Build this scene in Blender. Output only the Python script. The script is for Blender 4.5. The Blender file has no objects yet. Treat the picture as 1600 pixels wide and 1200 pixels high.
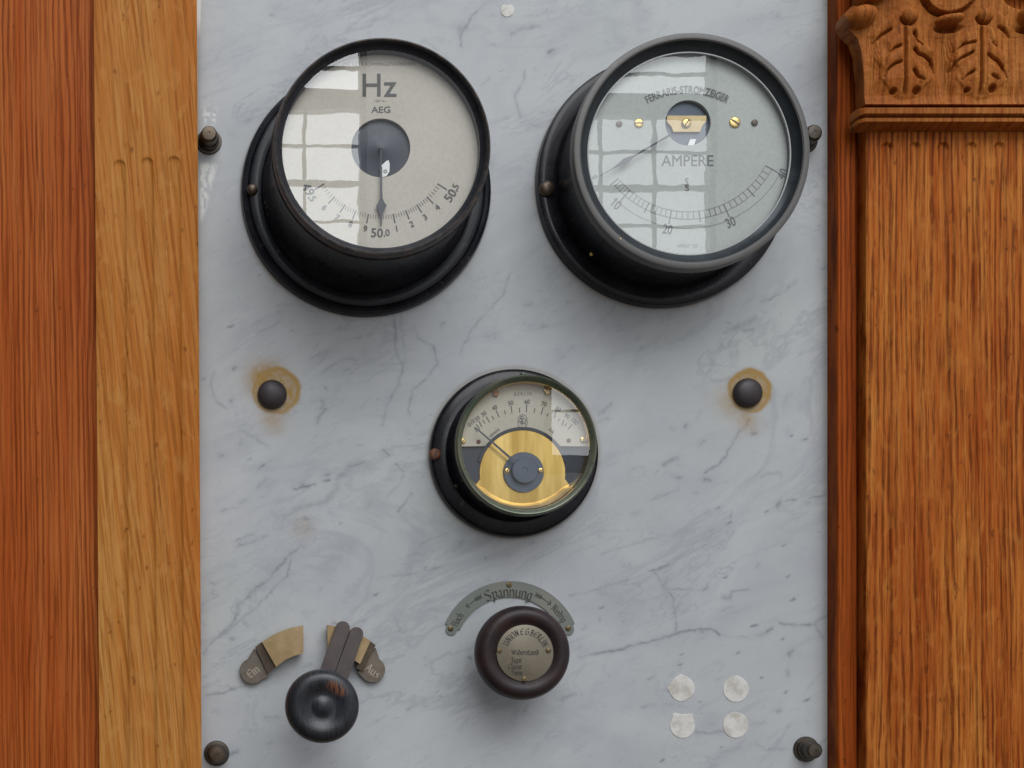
import bpy, bmesh, math, random
import numpy as np
from mathutils import Vector, Matrix
random.seed(7); rng = np.random.RandomState(11)
C = bpy.context.scene.collection
sc = bpy.context.scene
R_ = math.radians

# ------------------------------------------------------------------ scale and viewpoint
S = 0.0006            # metres per photograph pixel on the marble face
D = 1.2               # viewing distance from the marble
VX, VY = 315.0, 1020.0
CX, CZ = (VX - 800) * S, (600 - VY) * S

def W(px, py, h=0.0):
    "point at height h off the marble"
    f = S * (D - h) / D
    return Vector((CX + (px - VX) * f, -h, CZ + (VY - py) * f))
def F(h): return S * (D - h) / D
def H(k): return D * k / (1 + k)

cam = bpy.data.cameras.new('camera'); co = bpy.data.objects.new('camera', cam); C.objects.link(co)
co.location = (CX, -D, CZ); co.rotation_euler = (R_(90), 0, 0)
cam.sensor_width = 36; cam.lens = 36 * D / (1600 * S)
cam.shift_x = (800 - VX) / 1600; cam.shift_y = (VY - 600) / 1600
cam.clip_start = 0.01; cam.clip_end = 100
sc.camera = co

w = bpy.data.worlds.new('World'); sc.world = w; w.use_nodes = True
nt = w.node_tree; bg = nt.nodes['Background']
tc = nt.nodes.new('ShaderNodeTexCoord'); sp = nt.nodes.new('ShaderNodeSeparateXYZ'); rp = nt.nodes.new('ShaderNodeValToRGB')
mr = nt.nodes.new('ShaderNodeMapRange'); mr.inputs['From Min'].default_value = -1; mr.inputs['From Max'].default_value = 1
nt.links.new(tc.outputs['Generated'], sp.inputs[0]); nt.links.new(sp.outputs['Z'], mr.inputs['Value'])
nt.links.new(mr.outputs[0], rp.inputs[0]); nt.links.new(rp.outputs[0], bg.inputs[0])
e = rp.color_ramp.elements
e[0].position = 0.15; e[0].color = (0.10, 0.085, 0.07, 1)
e[1].position = 0.95; e[1].color = (0.66, 0.69, 0.76, 1)
m_ = e.new(0.5); m_.color = (0.36, 0.36, 0.37, 1)
mrx = nt.nodes.new('ShaderNodeMapRange'); mrx.inputs['From Min'].default_value = -1; mrx.inputs['From Max'].default_value = 0.3; mrx.inputs['To Min'].default_value = 0.12; mrx.inputs['To Max'].default_value = 1.35
nt.links.new(sp.outputs['X'], mrx.inputs['Value']); nt.links.new(mrx.outputs[0], bg.inputs[1])

def area(name, loc, target, sx, sy, radiance, col=(1, 1, 1)):
    l = bpy.data.lights.new(name, 'AREA'); l.shape = 'RECTANGLE'; l.size = sx; l.size_y = sy
    l.energy = radiance * math.pi * sx * sy; l.color = col
    o = bpy.data.objects.new(name, l); C.objects.link(o); o.location = loc
    o.rotation_euler = (Vector(target) - Vector(loc)).to_track_quat('-Z', 'Y').to_euler()
    return o
# hall skylight high above, and the two tall sash windows across the room that the gauge glasses mirror
area('skylight', (0.7, -4.0, 4.1), (0, 0, 0.0), 5.2, 3.2, 3.9, (0.97, 0.985, 1.0))
WL = 5.0
for x0, x1 in ((-0.09, 0.735), (1.655, 2.385)):
    for z0, z1, L in ((2.62, 2.82, 6.2 if x0 < 1 else 3.8), (0.93, 2.52, 4.6 if x0 < 1 else 3.0)):
        a = area('window_light', (CX + (x0 + x1) / 2, -WL, CZ + (z0 + z1) / 2), (CX + (x0 + x1) / 2, 0, CZ + (z0 + z1) / 2), x1 - x0, z1 - z0, L, (0.93, 0.97, 1.0))

sc.view_settings.view_transform = 'Standard'; sc.view_settings.look = 'None'
sc.view_settings.exposure = 0.0; sc.view_settings.gamma = 1.0

# ------------------------------------------------------------------ node helpers
class NT:
    def __init__(s, name):
        s.m = bpy.data.materials.new(name); s.m.use_nodes = True; s.t = s.m.node_tree
        s.b = s.t.nodes['Principled BSDF']; s.o = s.t.nodes['Material Output']
    def n(s, typ, **kw):
        x = s.t.nodes.new(typ)
        for k, v in kw.items(): setattr(x, k, v)
        return x
    def l(s, a, b): s.t.links.new(a, b)
    def pos(s):
        return s.n('ShaderNodeNewGeometry').outputs['Position']
    def loc(s): return s.n('ShaderNodeTexCoord').outputs['Object']
    def scale(s, v, sc_, off=(0, 0, 0)):
        m = s.n('ShaderNodeMapping'); m.inputs['Scale'].default_value = sc_; m.inputs['Location'].default_value = off
        s.l(v, m.inputs[0]); return m.outputs[0]
    def noise(s, v, scale=1, detail=3, rough=0.5, dist=0.0):
        x = s.n('ShaderNodeTexNoise'); x.inputs['Scale'].default_value = scale; x.inputs['Detail'].default_value = detail
        x.inputs['Roughness'].default_value = rough; x.inputs['Distortion'].default_value = dist
        s.l(v, x.inputs['Vector']); return x.outputs['Fac']
    def ramp(s, v, stops, interp='LINEAR'):
        x = s.n('ShaderNodeValToRGB'); x.color_ramp.interpolation = interp; el = x.color_ramp.elements
        while len(el) < len(stops): el.new(0.5)
        for e_, (p, c) in zip(el, stops):
            e_.position = p; e_.color = (c, c, c, 1) if not isinstance(c, tuple) else tuple(c) + (1,)
        s.l(v, x.inputs[0]); return x.outputs[0]
    def mix(s, fac, a, b, mode='MIX'):
        x = s.n('ShaderNodeMix'); x.data_type = 'RGBA'; x.blend_type = mode
        for sock, v in ((x.inputs[0], fac), (x.inputs[6], a), (x.inputs[7], b)):
            if hasattr(v, 'node'): s.l(v, sock)
            elif isinstance(v, tuple): sock.default_value = v + (1,)
            else: sock.default_value = v
        return x.outputs[2]
    def math(s, op, a, b=0.0, clamp=False):
        x = s.n('ShaderNodeMath'); x.operation = op; x.use_clamp = clamp
        for sock, v in zip(x.inputs, (a, b)):
            if hasattr(v, 'node'): s.l(v, sock)
            else: sock.default_value = v
        return x.outputs[0]
    def attr(s, name): return s.n('ShaderNodeAttribute', attribute_name=name).outputs['Fac']
    def bump(s, h, strength=0.3, dist=0.001):
        x = s.n('ShaderNodeBump'); x.inputs['Strength'].default_value = strength; x.inputs['Distance'].default_value = dist
        s.l(h, x.inputs['Height']); s.l(x.outputs[0], s.b.inputs['Normal'])
    def col(s, v):
        if hasattr(v, 'node'): s.l(v, s.b.inputs['Base Color'])
        else: s.b.inputs['Base Color'].default_value = v + (1,)
    def rough(s, v):
        if hasattr(v, 'node'): s.l(v, s.b.inputs['Roughness'])
        else: s.b.inputs['Roughness'].default_value = v
    def metal(s, v): s.b.inputs['Metallic'].default_value = v

def worn(name, c1, c2, rough=0.4, metal=0.0, scale=60, amt=(0.35, 0.7), bump=0.15, spec=0.5, rvar=0.12):
    t = NT(name); p = t.pos()
    n = t.noise(p, scale, 8, 0.65); f = t.ramp(n, [(amt[0], 0.0), (amt[1], 1.0)])
    t.col(t.mix(f, c1, c2)); t.metal(metal)
    n2 = t.noise(p, scale * 4, 4, 0.6)
    t.rough(t.math('ADD', t.math('MULTIPLY', n2, rvar * 2), rough - rvar))
    t.b.inputs['Specular IOR Level'].default_value = spec
    if bump: t.bump(t.math('ADD', n, t.math('MULTIPLY', n2, 0.5)), bump, 0.0006)
    return t.m

def wood(name, dark, mid, light, red, ring=170, warp=5.0, slant=0.0, lines=0.6, brk=(0.35, 0.6), zb=7.0, pore=0.6, fleck=0.0, seed=0.0, rough=0.48, spec=0.07, zl=1.5):
    "oak: wavy growth lines, broken vertical pores and broad tone drift, all in world space"
    t = NT(name); p = t.pos(); sp_ = t.n('ShaderNodeSeparateXYZ'); t.l(p, sp_.inputs[0]); x, y, z = sp_.outputs
    xs = t.math('ADD', x, t.math('MULTIPLY', z, slant))
    cb = t.n('ShaderNodeCombineXYZ'); t.l(xs, cb.inputs[0]); t.l(y, cb.inputs[1]); t.l(z, cb.inputs[2]); v = cb.outputs[0]
    low = t.noise(t.scale(v, (11, 8, zl), (seed, seed, seed)), 1, 2, 0.5)
    mid_n = t.noise(t.scale(v, (55, 20, 9), (seed + 3, 0, seed)), 1, 3, 0.6)
    ph = t.math('ADD', t.math('ADD', t.math('MULTIPLY', xs, ring), t.math('MULTIPLY', low, warp)), t.math('MULTIPLY', mid_n, 1.5))
    sn = t.math('SINE', t.math('MULTIPLY', ph, 6.2832))
    bk = t.noise(t.scale(v, (120, 20, zb), (seed * 3, 2, 0)), 1, 4, 0.65)
    ln = t.math('MULTIPLY', t.ramp(t.math('ADD', t.math('MULTIPLY', sn, 0.5), 0.5), [(0.42, 0.0), (0.92, 1.0)]), t.ramp(bk, [(brk[0], 0.0), (brk[1], 1.0)]))
    fine = t.noise(t.scale(v, (560, 60, zb * 1.8), (seed * 5, 0, 0)), 1, 4, 0.7)
    fibre = t.noise(t.scale(v, (230, 30, zb * 0.8), (seed * 9, 0, 4)), 1, 4, 0.7)
    base = t.mix(t.ramp(fibre, [(0.36, 0.0), (0.62, 1.0)]), mid, light)
    base = t.mix(t.ramp(t.noise(t.scale(v, (16, 8, 2.2), (seed * 2, 5, 0)), 1, 3, 0.55), [(0.36, 0.0), (0.66, 0.7)]), base, red)
    base = t.mix(t.math('MULTIPLY', ln, lines), base, dark)
    base = t.mix(t.ramp(fine, [(0.36, pore), (0.50, 0.0)]), base, dark)
    if fleck:
        ry = t.noise(t.scale(p, (95, 40, 42), (seed + 2, 0, 0)), 1, 2, 0.5, 0.5)
        base = t.mix(t.ramp(ry, [(0.56, 0.0), (0.68, fleck)]), base, light)
    mk = t.noise(t.scale(p, (150, 60, 70), (0, seed, 0)), 1, 3, 0.5)
    base = t.mix(t.ramp(mk, [(0.27, 0.55), (0.33, 0.0)]), base, t.mix(0.5, dark, (0.03, 0.012, 0.006)))
    sc1 = t.noise(t.scale(p, (40, 20, 9), (seed + 7, 0, 0)), 1, 2, 0.5)
    t.col(base)
    t.rough(t.math('ADD', t.math('ADD', t.math('MULTIPLY', fine, -0.2), t.math('MULTIPLY', sc1, 0.2)), rough)); t.b.inputs['Specular IOR Level'].default_value = spec
    t.bump(t.math('ADD', t.math('MULTIPLY', fine, 1.0), t.math('MULTIPLY', ln, -0.6)), 0.5, 0.0006)
    return t.m

MAT = {}
# red-brown board, honey pilaster, golden streaky shaft, carved capital, dark strip
MAT['red_oak'] = wood('red_oak', (0.135, 0.022, 0.002), (0.385, 0.088, 0.015), (0.49, 0.155, 0.038), (0.34, 0.064, 0.010), ring=185, warp=8, slant=0.015, lines=0.72, brk=(0.32, 0.62), zb=5, pore=0.65, seed=1.3)
MAT['honey_oak'] = wood('honey_oak', (0.23, 0.062, 0.007), (0.44, 0.170, 0.032), (0.56, 0.280, 0.080), (0.43, 0.125, 0.017), ring=170, warp=9, slant=0.10, lines=0.50, brk=(0.35, 0.65), zb=8, pore=0.55, fleck=0.28, seed=4.1, zl=2.2)
MAT['streaky_oak'] = wood('streaky_oak', (0.110, 0.018, 0.002), (0.39, 0.090, 0.010), (0.58, 0.225, 0.045), (0.31, 0.052, 0.006), ring=165, warp=6, slant=0.0, lines=0.82, brk=(0.38, 0.58), zb=10, pore=0.75, fleck=0.25, seed=8.7)
MAT['moulding_oak'] = wood('moulding_oak', (0.09, 0.014, 0.001), (0.34, 0.068, 0.008), (0.46, 0.120, 0.020), (0.26, 0.040, 0.005), ring=210, warp=4, lines=0.75, brk=(0.3, 0.6), zb=6, pore=0.6, seed=2.2)
MAT['carved_oak'] = wood('carved_oak', (0.13, 0.032, 0.006), (0.34, 0.100, 0.018), (0.48, 0.185, 0.042), (0.28, 0.072, 0.013), ring=130, warp=5, lines=0.35, brk=(0.4, 0.6), zb=14, pore=0.6, seed=5.5, rough=0.5)

def marble():
    t = NT('grey_marble'); p = t.pos()
    c1, c2 = (0.405, 0.420, 0.440), (0.505, 0.520, 0.525)
    v = t.scale(p, (1, 1, 1.6)); mp = t.n('ShaderNodeMapping'); mp.inputs['Rotation'].default_value = (0, R_(27), 0); t.l(p, mp.inputs[0])
    dv = t.scale(mp.outputs[0], (7, 7, 12))
    cloud = t.noise(dv, 1, 6, 0.6, 0.6)
    col = t.mix(t.ramp(cloud, [(0.32, 0.0), (0.66, 1.0)]), c1, c2)
    grn = t.noise(p, 7, 3, 0.5)
    col = t.mix(t.ramp(grn, [(0.45, 0.0), (0.75, 0.55)]), col, (0.455, 0.490, 0.470))
    big = t.noise(t.scale(mp.outputs[0], (3.2, 3.2, 8.5), (2, 0, 5)), 1, 5, 0.62, 1.2)
    ctr = t.math('ABSOLUTE', t.math('SUBTRACT', big, 0.5))
    vg = t.ramp(t.noise(p, 5.5, 3, 0.55), [(0.40, 0.0), (0.62, 1.0)])
    col = t.mix(t.math('MULTIPLY', t.ramp(ctr, [(0.0, 0.34), (0.035, 0.0)]), vg), col, (0.24, 0.255, 0.30))
    big2 = t.noise(t.scale(mp.outputs[0], (8, 8, 17), (7, 0, 1)), 1, 6, 0.66, 1.0)
    ctr2 = t.math('ABSOLUTE', t.math('SUBTRACT', big2, 0.48))
    vg2 = t.ramp(t.noise(t.scale(p, (1, 1, 1), (4, 4, 4)), 9, 3, 0.55), [(0.45, 0.0), (0.62, 0.9)])
    col = t.mix(t.math('MULTIPLY', t.ramp(ctr2, [(0.0, 0.36), (0.018, 0.0)]), vg2), col, (0.22, 0.24, 0.28))
    # soft directional smears
    sm = t.noise(t.scale(mp.outputs[0], (30, 30, 68)), 1, 6, 0.7, 0.7)
    col = t.mix(t.ramp(sm, [(0.56, 0.0), (0.74, 0.30)]), col, (0.25, 0.265, 0.305))
    # little dashes
    da = t.noise(t.scale(mp.outputs[0], (70, 70, 190)), 1, 3, 0.6, 0.2)
    gate = t.noise(p, 11, 3, 0.5)
    dm = t.math('MULTIPLY', t.ramp(da, [(0.64, 0.0), (0.74, 1.0)]), t.ramp(gate, [(0.42, 0.0), (0.6, 0.65)]))
    col = t.mix(dm, col, (0.20, 0.22, 0.26))
    fine = t.noise(p, 900, 3, 0.7)
    col = t.mix(t.ramp(fine, [(0.35, 0.10), (0.5, 0.0)]), col, (0.30, 0.32, 0.35))
    wh = t.noise(p, 240, 2, 0.5)
    col = t.mix(t.ramp(wh, [(0.74, 0.0), (0.80, 0.45)]), col, (0.75, 0.78, 0.8))
    col = t.mix(t.math('MULTIPLY', t.attr('vein'), t.ramp(t.noise(p, 160, 3, 0.6), [(0.3, 0.55), (0.7, 1.0)])), col, (0.15, 0.165, 0.20))
    col = t.mix(t.attr('rust'), col, (0.35, 0.205, 0.040))
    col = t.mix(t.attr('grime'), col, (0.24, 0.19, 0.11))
    col = t.mix(t.attr('white'), col, (0.74, 0.76, 0.72))
    t.col(col)
    t.rough(t.math('ADD', t.math('MULTIPLY', t.noise(p, 90, 4, 0.6), 0.2), 0.34)); t.b.inputs['Specular IOR Level'].default_value = 0.30
    b = t.math('ADD', t.math('MULTIPLY', t.noise(p, 500, 4, 0.65), 0.5), t.math('MULTIPLY', t.attr('white'), 1.2))
    t.bump(b, 0.12, 0.0008)
    return t.m
MAT['marble'] = marble()

MAT['black'] = worn('black_enamel', (0.006, 0.007, 0.010), (0.022, 0.022, 0.027), 0.30, 0, 35, (0.4, 0.75), 0.12, 0.26)
MAT['black_b'] = worn('black_japanned', (0.006, 0.006, 0.009), (0.026, 0.022, 0.027), 0.25, 0, 60, (0.4, 0.7), 0.25, 0.30)
MAT['brown_rim'] = worn('worn_bronze_rim', (0.020, 0.019, 0.020), (0.085, 0.060, 0.046), 0.38, 0.3, 110, (0.42, 0.72), 0.35, 0.4)
MAT['grey_rim'] = worn('grey_lacquer_rim', (0.095, 0.093, 0.090), (0.125, 0.118, 0.108), 0.42, 0.1, 50, (0.3, 0.8), 0.08)
MAT['inner_rim'] = worn('dark_inner_rim', (0.020, 0.024, 0.028), (0.045, 0.055, 0.060), 0.25, 0.6, 25, (0.3, 0.8), 0.03)
MAT['green_rim'] = worn('green_patina_brass', (0.080, 0.102, 0.072), (0.185, 0.180, 0.120), 0.30, 0.45, 30, (0.35, 0.75), 0.08)
MAT['patina_nickel'] = worn('tarnished_nickel', (0.145, 0.172, 0.158), (0.215, 0.210, 0.175), 0.45, 0.2, 22, (0.3, 0.7), 0.05)
MAT['nameplate'] = worn('tarnished_nameplate', (0.175, 0.145, 0.105), (0.235, 0.200, 0.145), 0.45, 0.2, 40, (0.3, 0.7), 0.05)
MAT['brass'] = worn('brass', (0.62, 0.42, 0.13), (0.75, 0.54, 0.22), 0.24, 1.0, 40, (0.3, 0.8), 0.03)
MAT['dull_brass'] = worn('dull_brass', (0.36, 0.26, 0.12), (0.52, 0.40, 0.22), 0.40, 0.7, 55, (0.3, 0.75), 0.12)
MAT['tan_metal'] = worn('matte_tan_contact', (0.31, 0.205, 0.095), (0.50, 0.370, 0.205), 0.38, 0.5, 34, (0.3, 0.75), 0.12)
MAT['hub_blue'] = worn('dark_blue_hub', (0.022, 0.029, 0.046), (0.042, 0.050, 0.072), 0.42, 0.0, 60, (0.3, 0.75), 0.1)
MAT['pale_ring'] = worn('pale_spacer_ring', (0.34, 0.35, 0.34), (0.46, 0.47, 0.45), 0.5, 0, 60, (0.3, 0.75), 0)
MAT['screw_brass'] = worn('darkened_screw_brass', (0.14, 0.10, 0.045), (0.30, 0.22, 0.10), 0.4, 0.6, 120, (0.35, 0.75), 0.2)
MAT['pale_brass'] = worn('pale_polished_brass', (0.78, 0.62, 0.33), (0.86, 0.74, 0.48), 0.22, 0.8, 90, (0.3, 0.75), 0.2)
MAT['dark_brass'] = worn('oxidised_brass', (0.065, 0.045, 0.032), (0.16, 0.12, 0.080), 0.36, 0.55, 45, (0.3, 0.8), 0.12)
MAT['tab_metal'] = worn('brown_grey_contact_metal', (0.12, 0.10, 0.085), (0.24, 0.20, 0.155), 0.34, 0.6, 40, (0.3, 0.75), 0.08)
MAT['bolt'] = worn('aged_bolt_metal', (0.035, 0.030, 0.027), (0.12, 0.095, 0.068), 0.36, 0.6, 90, (0.35, 0.75), 0.3)
MAT['lever'] = worn('brown_steel_lever', (0.085, 0.070, 0.070), (0.125, 0.100, 0.092), 0.42, 0.35, 60, (0.3, 0.75), 0.1)
MAT['plug'] = worn('dark_plum_enamel', (0.026, 0.019, 0.021), (0.040, 0.031, 0.034), 0.48, 0.0, 120, (0.3, 0.7), 0.06)
MAT['rust_screw'] = worn('rusty_screw', (0.10, 0.035, 0.018), (0.22, 0.085, 0.040), 0.6, 0.2, 150, (0.3, 0.7), 0.5)
MAT['copper_clip'] = worn('copper_clip', (0.20, 0.075, 0.030), (0.34, 0.15, 0.06), 0.45, 0.4, 80, (0.3, 0.7), 0.2)
MAT['print_grey'] = worn('grey_printing_ink', (0.115, 0.12, 0.12), (0.16, 0.165, 0.16), 0.7, 0, 200, (0.3, 0.7), 0)
MAT['print'] = worn('printing_ink', (0.10, 0.095, 0.095), (0.14, 0.135, 0.13), 0.7, 0, 200, (0.3, 0.7), 0)
MAT['print_faint'] = worn('faded_printing_ink', (0.12, 0.115, 0.108), (0.16, 0.155, 0.145), 0.7, 0, 200, (0.3, 0.7), 0)
MAT['engraving'] = worn('dark_engraving', (0.035, 0.033, 0.028), (0.07, 0.065, 0.055), 0.7, 0, 200, (0.3, 0.7), 0)
MAT['pale_engraving'] = worn('pale_engraving', (0.50, 0.45, 0.35), (0.34, 0.29, 0.22), 0.6, 0, 300, (0.3, 0.7), 0)
MAT['blue_metal'] = worn('blue_grey_metal', (0.060, 0.078, 0.110), (0.115, 0.135, 0.170), 0.36, 0.3, 26, (0.3, 0.75), 0.1)
MAT['dark_back'] = worn('dark_blue_backing', (0.012, 0.016, 0.027), (0.026, 0.033, 0.050), 0.4, 0.0, 40, (0.3, 0.75), 0.05)
MAT['pointer'] = worn('blued_pointer', (0.05, 0.052, 0.062), (0.085, 0.085, 0.10), 0.35, 0.2, 100, (0.3, 0.75), 0)
MAT['filler'] = worn('pale_filler', (0.50, 0.465, 0.41), (0.69, 0.67, 0.63), 0.75, 0, 75, (0.36, 0.56), 0.3)
MAT['dark_wood_knob'] = worn('dark_turned_wood', (0.017, 0.012, 0.014), (0.042, 0.020, 0.018), 0.40, 0, 38, (0.38, 0.7), 0.12, 0.32)
MAT['plaster'] = worn('plain_wall', (0.30, 0.27, 0.22), (0.35, 0.31, 0.26), 0.8, 0, 8, (0.3, 0.7), 0.2)
MAT['frame_white'] = worn('window_frame_paint', (0.25, 0.26, 0.27), (0.3, 0.31, 0.32), 0.6, 0, 20, (0.3, 0.7), 0.1)
MAT['white_tag'] = worn('white_enamel', (0.85, 0.85, 0.82), (0.9, 0.9, 0.88), 0.3, 0, 20, (0.3, 0.7), 0)

def enamel(name, c1, c2, rough, seed, chip=(0.10, 0.075, 0.055)):
    t = NT(name); p = t.pos()
    n = t.noise(t.scale(p, (1, 1, 1), (seed, 0, 0)), 38, 6, 0.62); col = t.mix(t.ramp(n, [(0.4, 0.0), (0.75, 1.0)]), c1, c2)
    mp = t.n('ShaderNodeMapping'); mp.inputs['Rotation'].default_value = (0.3, 0.8, 0.2); t.l(p, mp.inputs[0])
    sc1 = t.noise(t.scale(mp.outputs[0], (700, 700, 25), (seed, 1, 0)), 1, 2, 0.5)
    col = t.mix(t.ramp(sc1, [(0.70, 0.0), (0.76, 0.5)]), col, (0.09, 0.09, 0.095))
    ck = t.noise(t.scale(p, (1, 1, 1), (0, seed, 0)), 170, 3, 0.6); gk = t.noise(p, 16, 2, 0.5)
    col = t.mix(t.math('MULTIPLY', t.ramp(ck, [(0.66, 0.0), (0.69, 0.8)]), t.ramp(gk, [(0.5, 0.0), (0.6, 1.0)])), col, chip)
    g = t.n('ShaderNodeNewGeometry'); s3 = t.n('ShaderNodeSeparateXYZ'); t.l(g.outputs['Normal'], s3.inputs[0])
    dust = t.math('MULTIPLY', t.ramp(s3.outputs['Z'], [(0.3, 0.0), (0.9, 0.5)]), t.ramp(t.noise(p, 90, 4, 0.65), [(0.35, 0.1), (0.65, 1.0)]))
    col = t.mix(dust, col, (0.12, 0.115, 0.11)); t.col(col)
    sm = t.noise(p, 55, 4, 0.65); t.rough(t.math('ADD', t.math('ADD', t.math('MULTIPLY', sm, 0.30), rough - 0.15), t.math('MULTIPLY', dust, 0.4))); t.b.inputs['Specular IOR Level'].default_value = 0.34
    t.bump(t.math('ADD', n, t.math('MULTIPLY', t.noise(p, 700, 3, 0.6), 0.25)), 0.14, 0.0006); return t.m
MAT['black'] = enamel('black_enamel', (0.006, 0.007, 0.010), (0.020, 0.020, 0.025), 0.28, 0)
MAT['black_b'] = enamel('black_japanned', (0.006, 0.006, 0.009), (0.024, 0.020, 0.025), 0.25, 5)
def paper(name, c1, c2, edge=None):
    t = NT(name); p = t.pos()
    n = t.noise(p, 14, 5, 0.6); f = t.noise(p, 300, 4, 0.7); sp_ = t.noise(p, 420, 2, 0.5)
    c = t.mix(t.ramp(n, [(0.3, 0.0), (0.7, 1.0)]), c1, c2)
    c = t.mix(t.ramp(f, [(0.35, 0.18), (0.55, 0.0)]), c, (c1[0] * 0.6, c1[1] * 0.57, c1[2] * 0.5))
    c = t.mix(t.ramp(sp_, [(0.74, 0.0), (0.79, 0.6)]), c, (0.12, 0.10, 0.08))
    t.col(c); t.rough(0.62); t.b.inputs['Specular IOR Level'].default_value = 0.3; return t.m
MAT['cream_dial'] = paper('cream_dial', (0.575, 0.520, 0.448), (0.635, 0.585, 0.515))
MAT['green_dial'] = paper('pale_green_dial', (0.45, 0.475, 0.45), (0.50, 0.53, 0.50))
MAT['silver_dial'] = paper('silvered_dial', (0.50, 0.455, 0.365), (0.58, 0.54, 0.455))

def brushed():
    t = NT('brushed_brass_plate'); p = t.pos()
    n = t.noise(t.scale(p, (60, 60, 6)), 1, 6, 0.65)
    t.col(t.mix(t.ramp(n, [(0.35, 0.0), (0.65, 1.0)]), (0.46, 0.28, 0.055), (0.82, 0.57, 0.19))); t.metal(0.95)
    t.rough(t.math('ADD', t.math('MULTIPLY', n, 0.2), 0.22)); t.b.inputs['Anisotropic'].default_value = 0.5
    t.bump(n, 0.05, 0.0003); return t.m
MAT['brass_plate'] = brushed()

def lacquer_reflection():
    "black lacquer with an orange reflection painted into its colour"
    t = NT('black_lacquer_painted_reflection'); p = t.loc()
    v = t.scale(p, (500, 60, 120))
    n = t.noise(t.scale(p, (950, 200, 95)), 1, 3, 0.6); g = t.noise(p, 24, 3, 0.5)
    sp_ = t.n('ShaderNodeSeparateXYZ'); t.l(p, sp_.inputs[0])
    # orange reflection, painted as colour, sits on the upper right shoulder of the knob
    dx = t.math('MULTIPLY', t.math('SUBTRACT', sp_.outputs['X'], 0.012), 55.0); dz = t.math('MULTIPLY', t.math('SUBTRACT', sp_.outputs['Z'], 0.0165), 85.0)
    dz = t.math('ADD', dz, t.math('MULTIPLY', dx, 0.55))
    rr = t.math('ADD', t.math('MULTIPLY', dx, dx), t.math('MULTIPLY', dz, dz))
    patch = t.ramp(t.math('ADD', rr, t.math('MULTIPLY', n, 0.6)), [(0.36, 1.0), (0.70, 0.0)])
    streak = t.ramp(n, [(0.42, 0.0), (0.52, 1.0)])
    c = t.mix(t.ramp(g, [(0.35, 0.0), (0.7, 1.0)]), (0.006, 0.007, 0.010), (0.020, 0.022, 0.030))
    c = t.mix(t.math('MULTIPLY', streak, 0.12), c, (0.09, 0.09, 0.10))
    c = t.mix(t.math('MULTIPLY', patch, t.ramp(n, [(0.44, 0.05), (0.56, 0.9)])), c, (0.24, 0.090, 0.035))
    t.col(c); t.rough(t.math('ADD', t.math('MULTIPLY', n, 0.35), 0.14)); t.bump(n, 0.25, 0.0006)
    return t.m
MAT['lacquer_reflection'] = lacquer_reflection()

def glass():
    t = NT('gauge_glass'); t.t.nodes.remove(t.b)
    tr = t.n('ShaderNodeBsdfTransparent'); tr.inputs[0].default_value = (0.97, 0.985, 0.98, 1)
    gl = t.n('ShaderNodeBsdfGlossy'); gl.inputs['Roughness'].default_value = 0.0
    lw = t.n('ShaderNodeLayerWeight'); lw.inputs[0].default_value = 0.5
    fr = t.math('ADD', t.math('MULTIPLY', t.math('POWER', lw.outputs['Facing'], 5.0), 0.9), 0.075)
    mx = t.n('ShaderNodeMixShader'); t.l(fr, mx.inputs[0]); t.l(tr.outputs[0], mx.inputs[1]); t.l(gl.outputs[0], mx.inputs[2])
    bp = t.n('ShaderNodeBump'); bp.inputs['Strength'].default_value = 1.0; bp.inputs['Distance'].default_value = 0.00004
    t.l(t.noise(t.pos(), 24, 2, 0.45), bp.inputs['Height']); t.l(bp.outputs[0], gl.inputs['Normal'])
    t.l(mx.outputs[0], t.o.inputs[0]); return t.m
MAT['glass'] = glass()

# ------------------------------------------------------------------ object helpers
def finish(name, verts, faces, mat, parent=None, origin=None, smooth=None, attrs=None, label=None):
    "link ONE mesh object; verts are world coordinates"
    v = np.asarray([tuple(q) for q in verts], dtype=float)
    if parent is not None: o0 = np.array(parent['_w'])
    elif origin is not None: o0 = np.array(tuple(origin))
    else: o0 = np.array([v[:, 0].mean(), 0.0, v[:, 2].mean()])
    me = bpy.data.meshes.new(name); me.from_pydata((v - o0).tolist(), [], faces)
    if not isinstance(mat, (list, tuple)): mat = [mat]
    for m in mat: me.materials.append(m if not isinstance(m, str) else MAT[m])
    bm = bmesh.new(); bm.from_mesh(me); bmesh.ops.recalc_face_normals(bm, faces=bm.faces) if smooth != 'grid' else None
    bm.to_mesh(me); bm.free()
    if smooth is not None:
        me.polygons.foreach_set('use_smooth', [True] * len(me.polygons))
        if smooth != 'grid': me.set_sharp_from_angle(angle=R_(smooth))
    if attrs:
        for k, a in attrs.items():
            at_ = me.attributes.new(k, 'FLOAT', 'POINT'); at_.data.foreach_set('value', np.asarray(a, dtype=np.float32).ravel())
    me.update()
    o = bpy.data.objects.new(name, me); C.objects.link(o)
    if parent is not None:
        o.parent = parent['_o']
        lo = np.array(parent['_w']) - np.array(parent['_base']); o.location = tuple(lo) if False else (0, 0, 0)
    else: o.location = tuple(o0)
    if label: o['label'] = label
    return o
def P(o, wloc):  # handle used as parent: object plus the world position of its origin
    return {'_o': o, '_w': tuple(wloc), '_base': tuple(wloc)}
def thing(name, label, cat, wloc, group=None):
    o = bpy.data.objects.new(name, None); C.objects.link(o); o.location = tuple(wloc); o.empty_display_size = 0.02
    o['label'] = label; o['category'] = cat
    if group: o['group'] = group
    return P(o, wloc)
def sub(o, parent): return {'_o': o, '_w': parent['_w'], '_base': parent['_w']}
def tag(o, label, cat, group=None):
    o['label'] = label; o['category'] = cat
    if group: o['group'] = group
    return o
def struct(o): o['kind'] = 'structure'; return o

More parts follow.
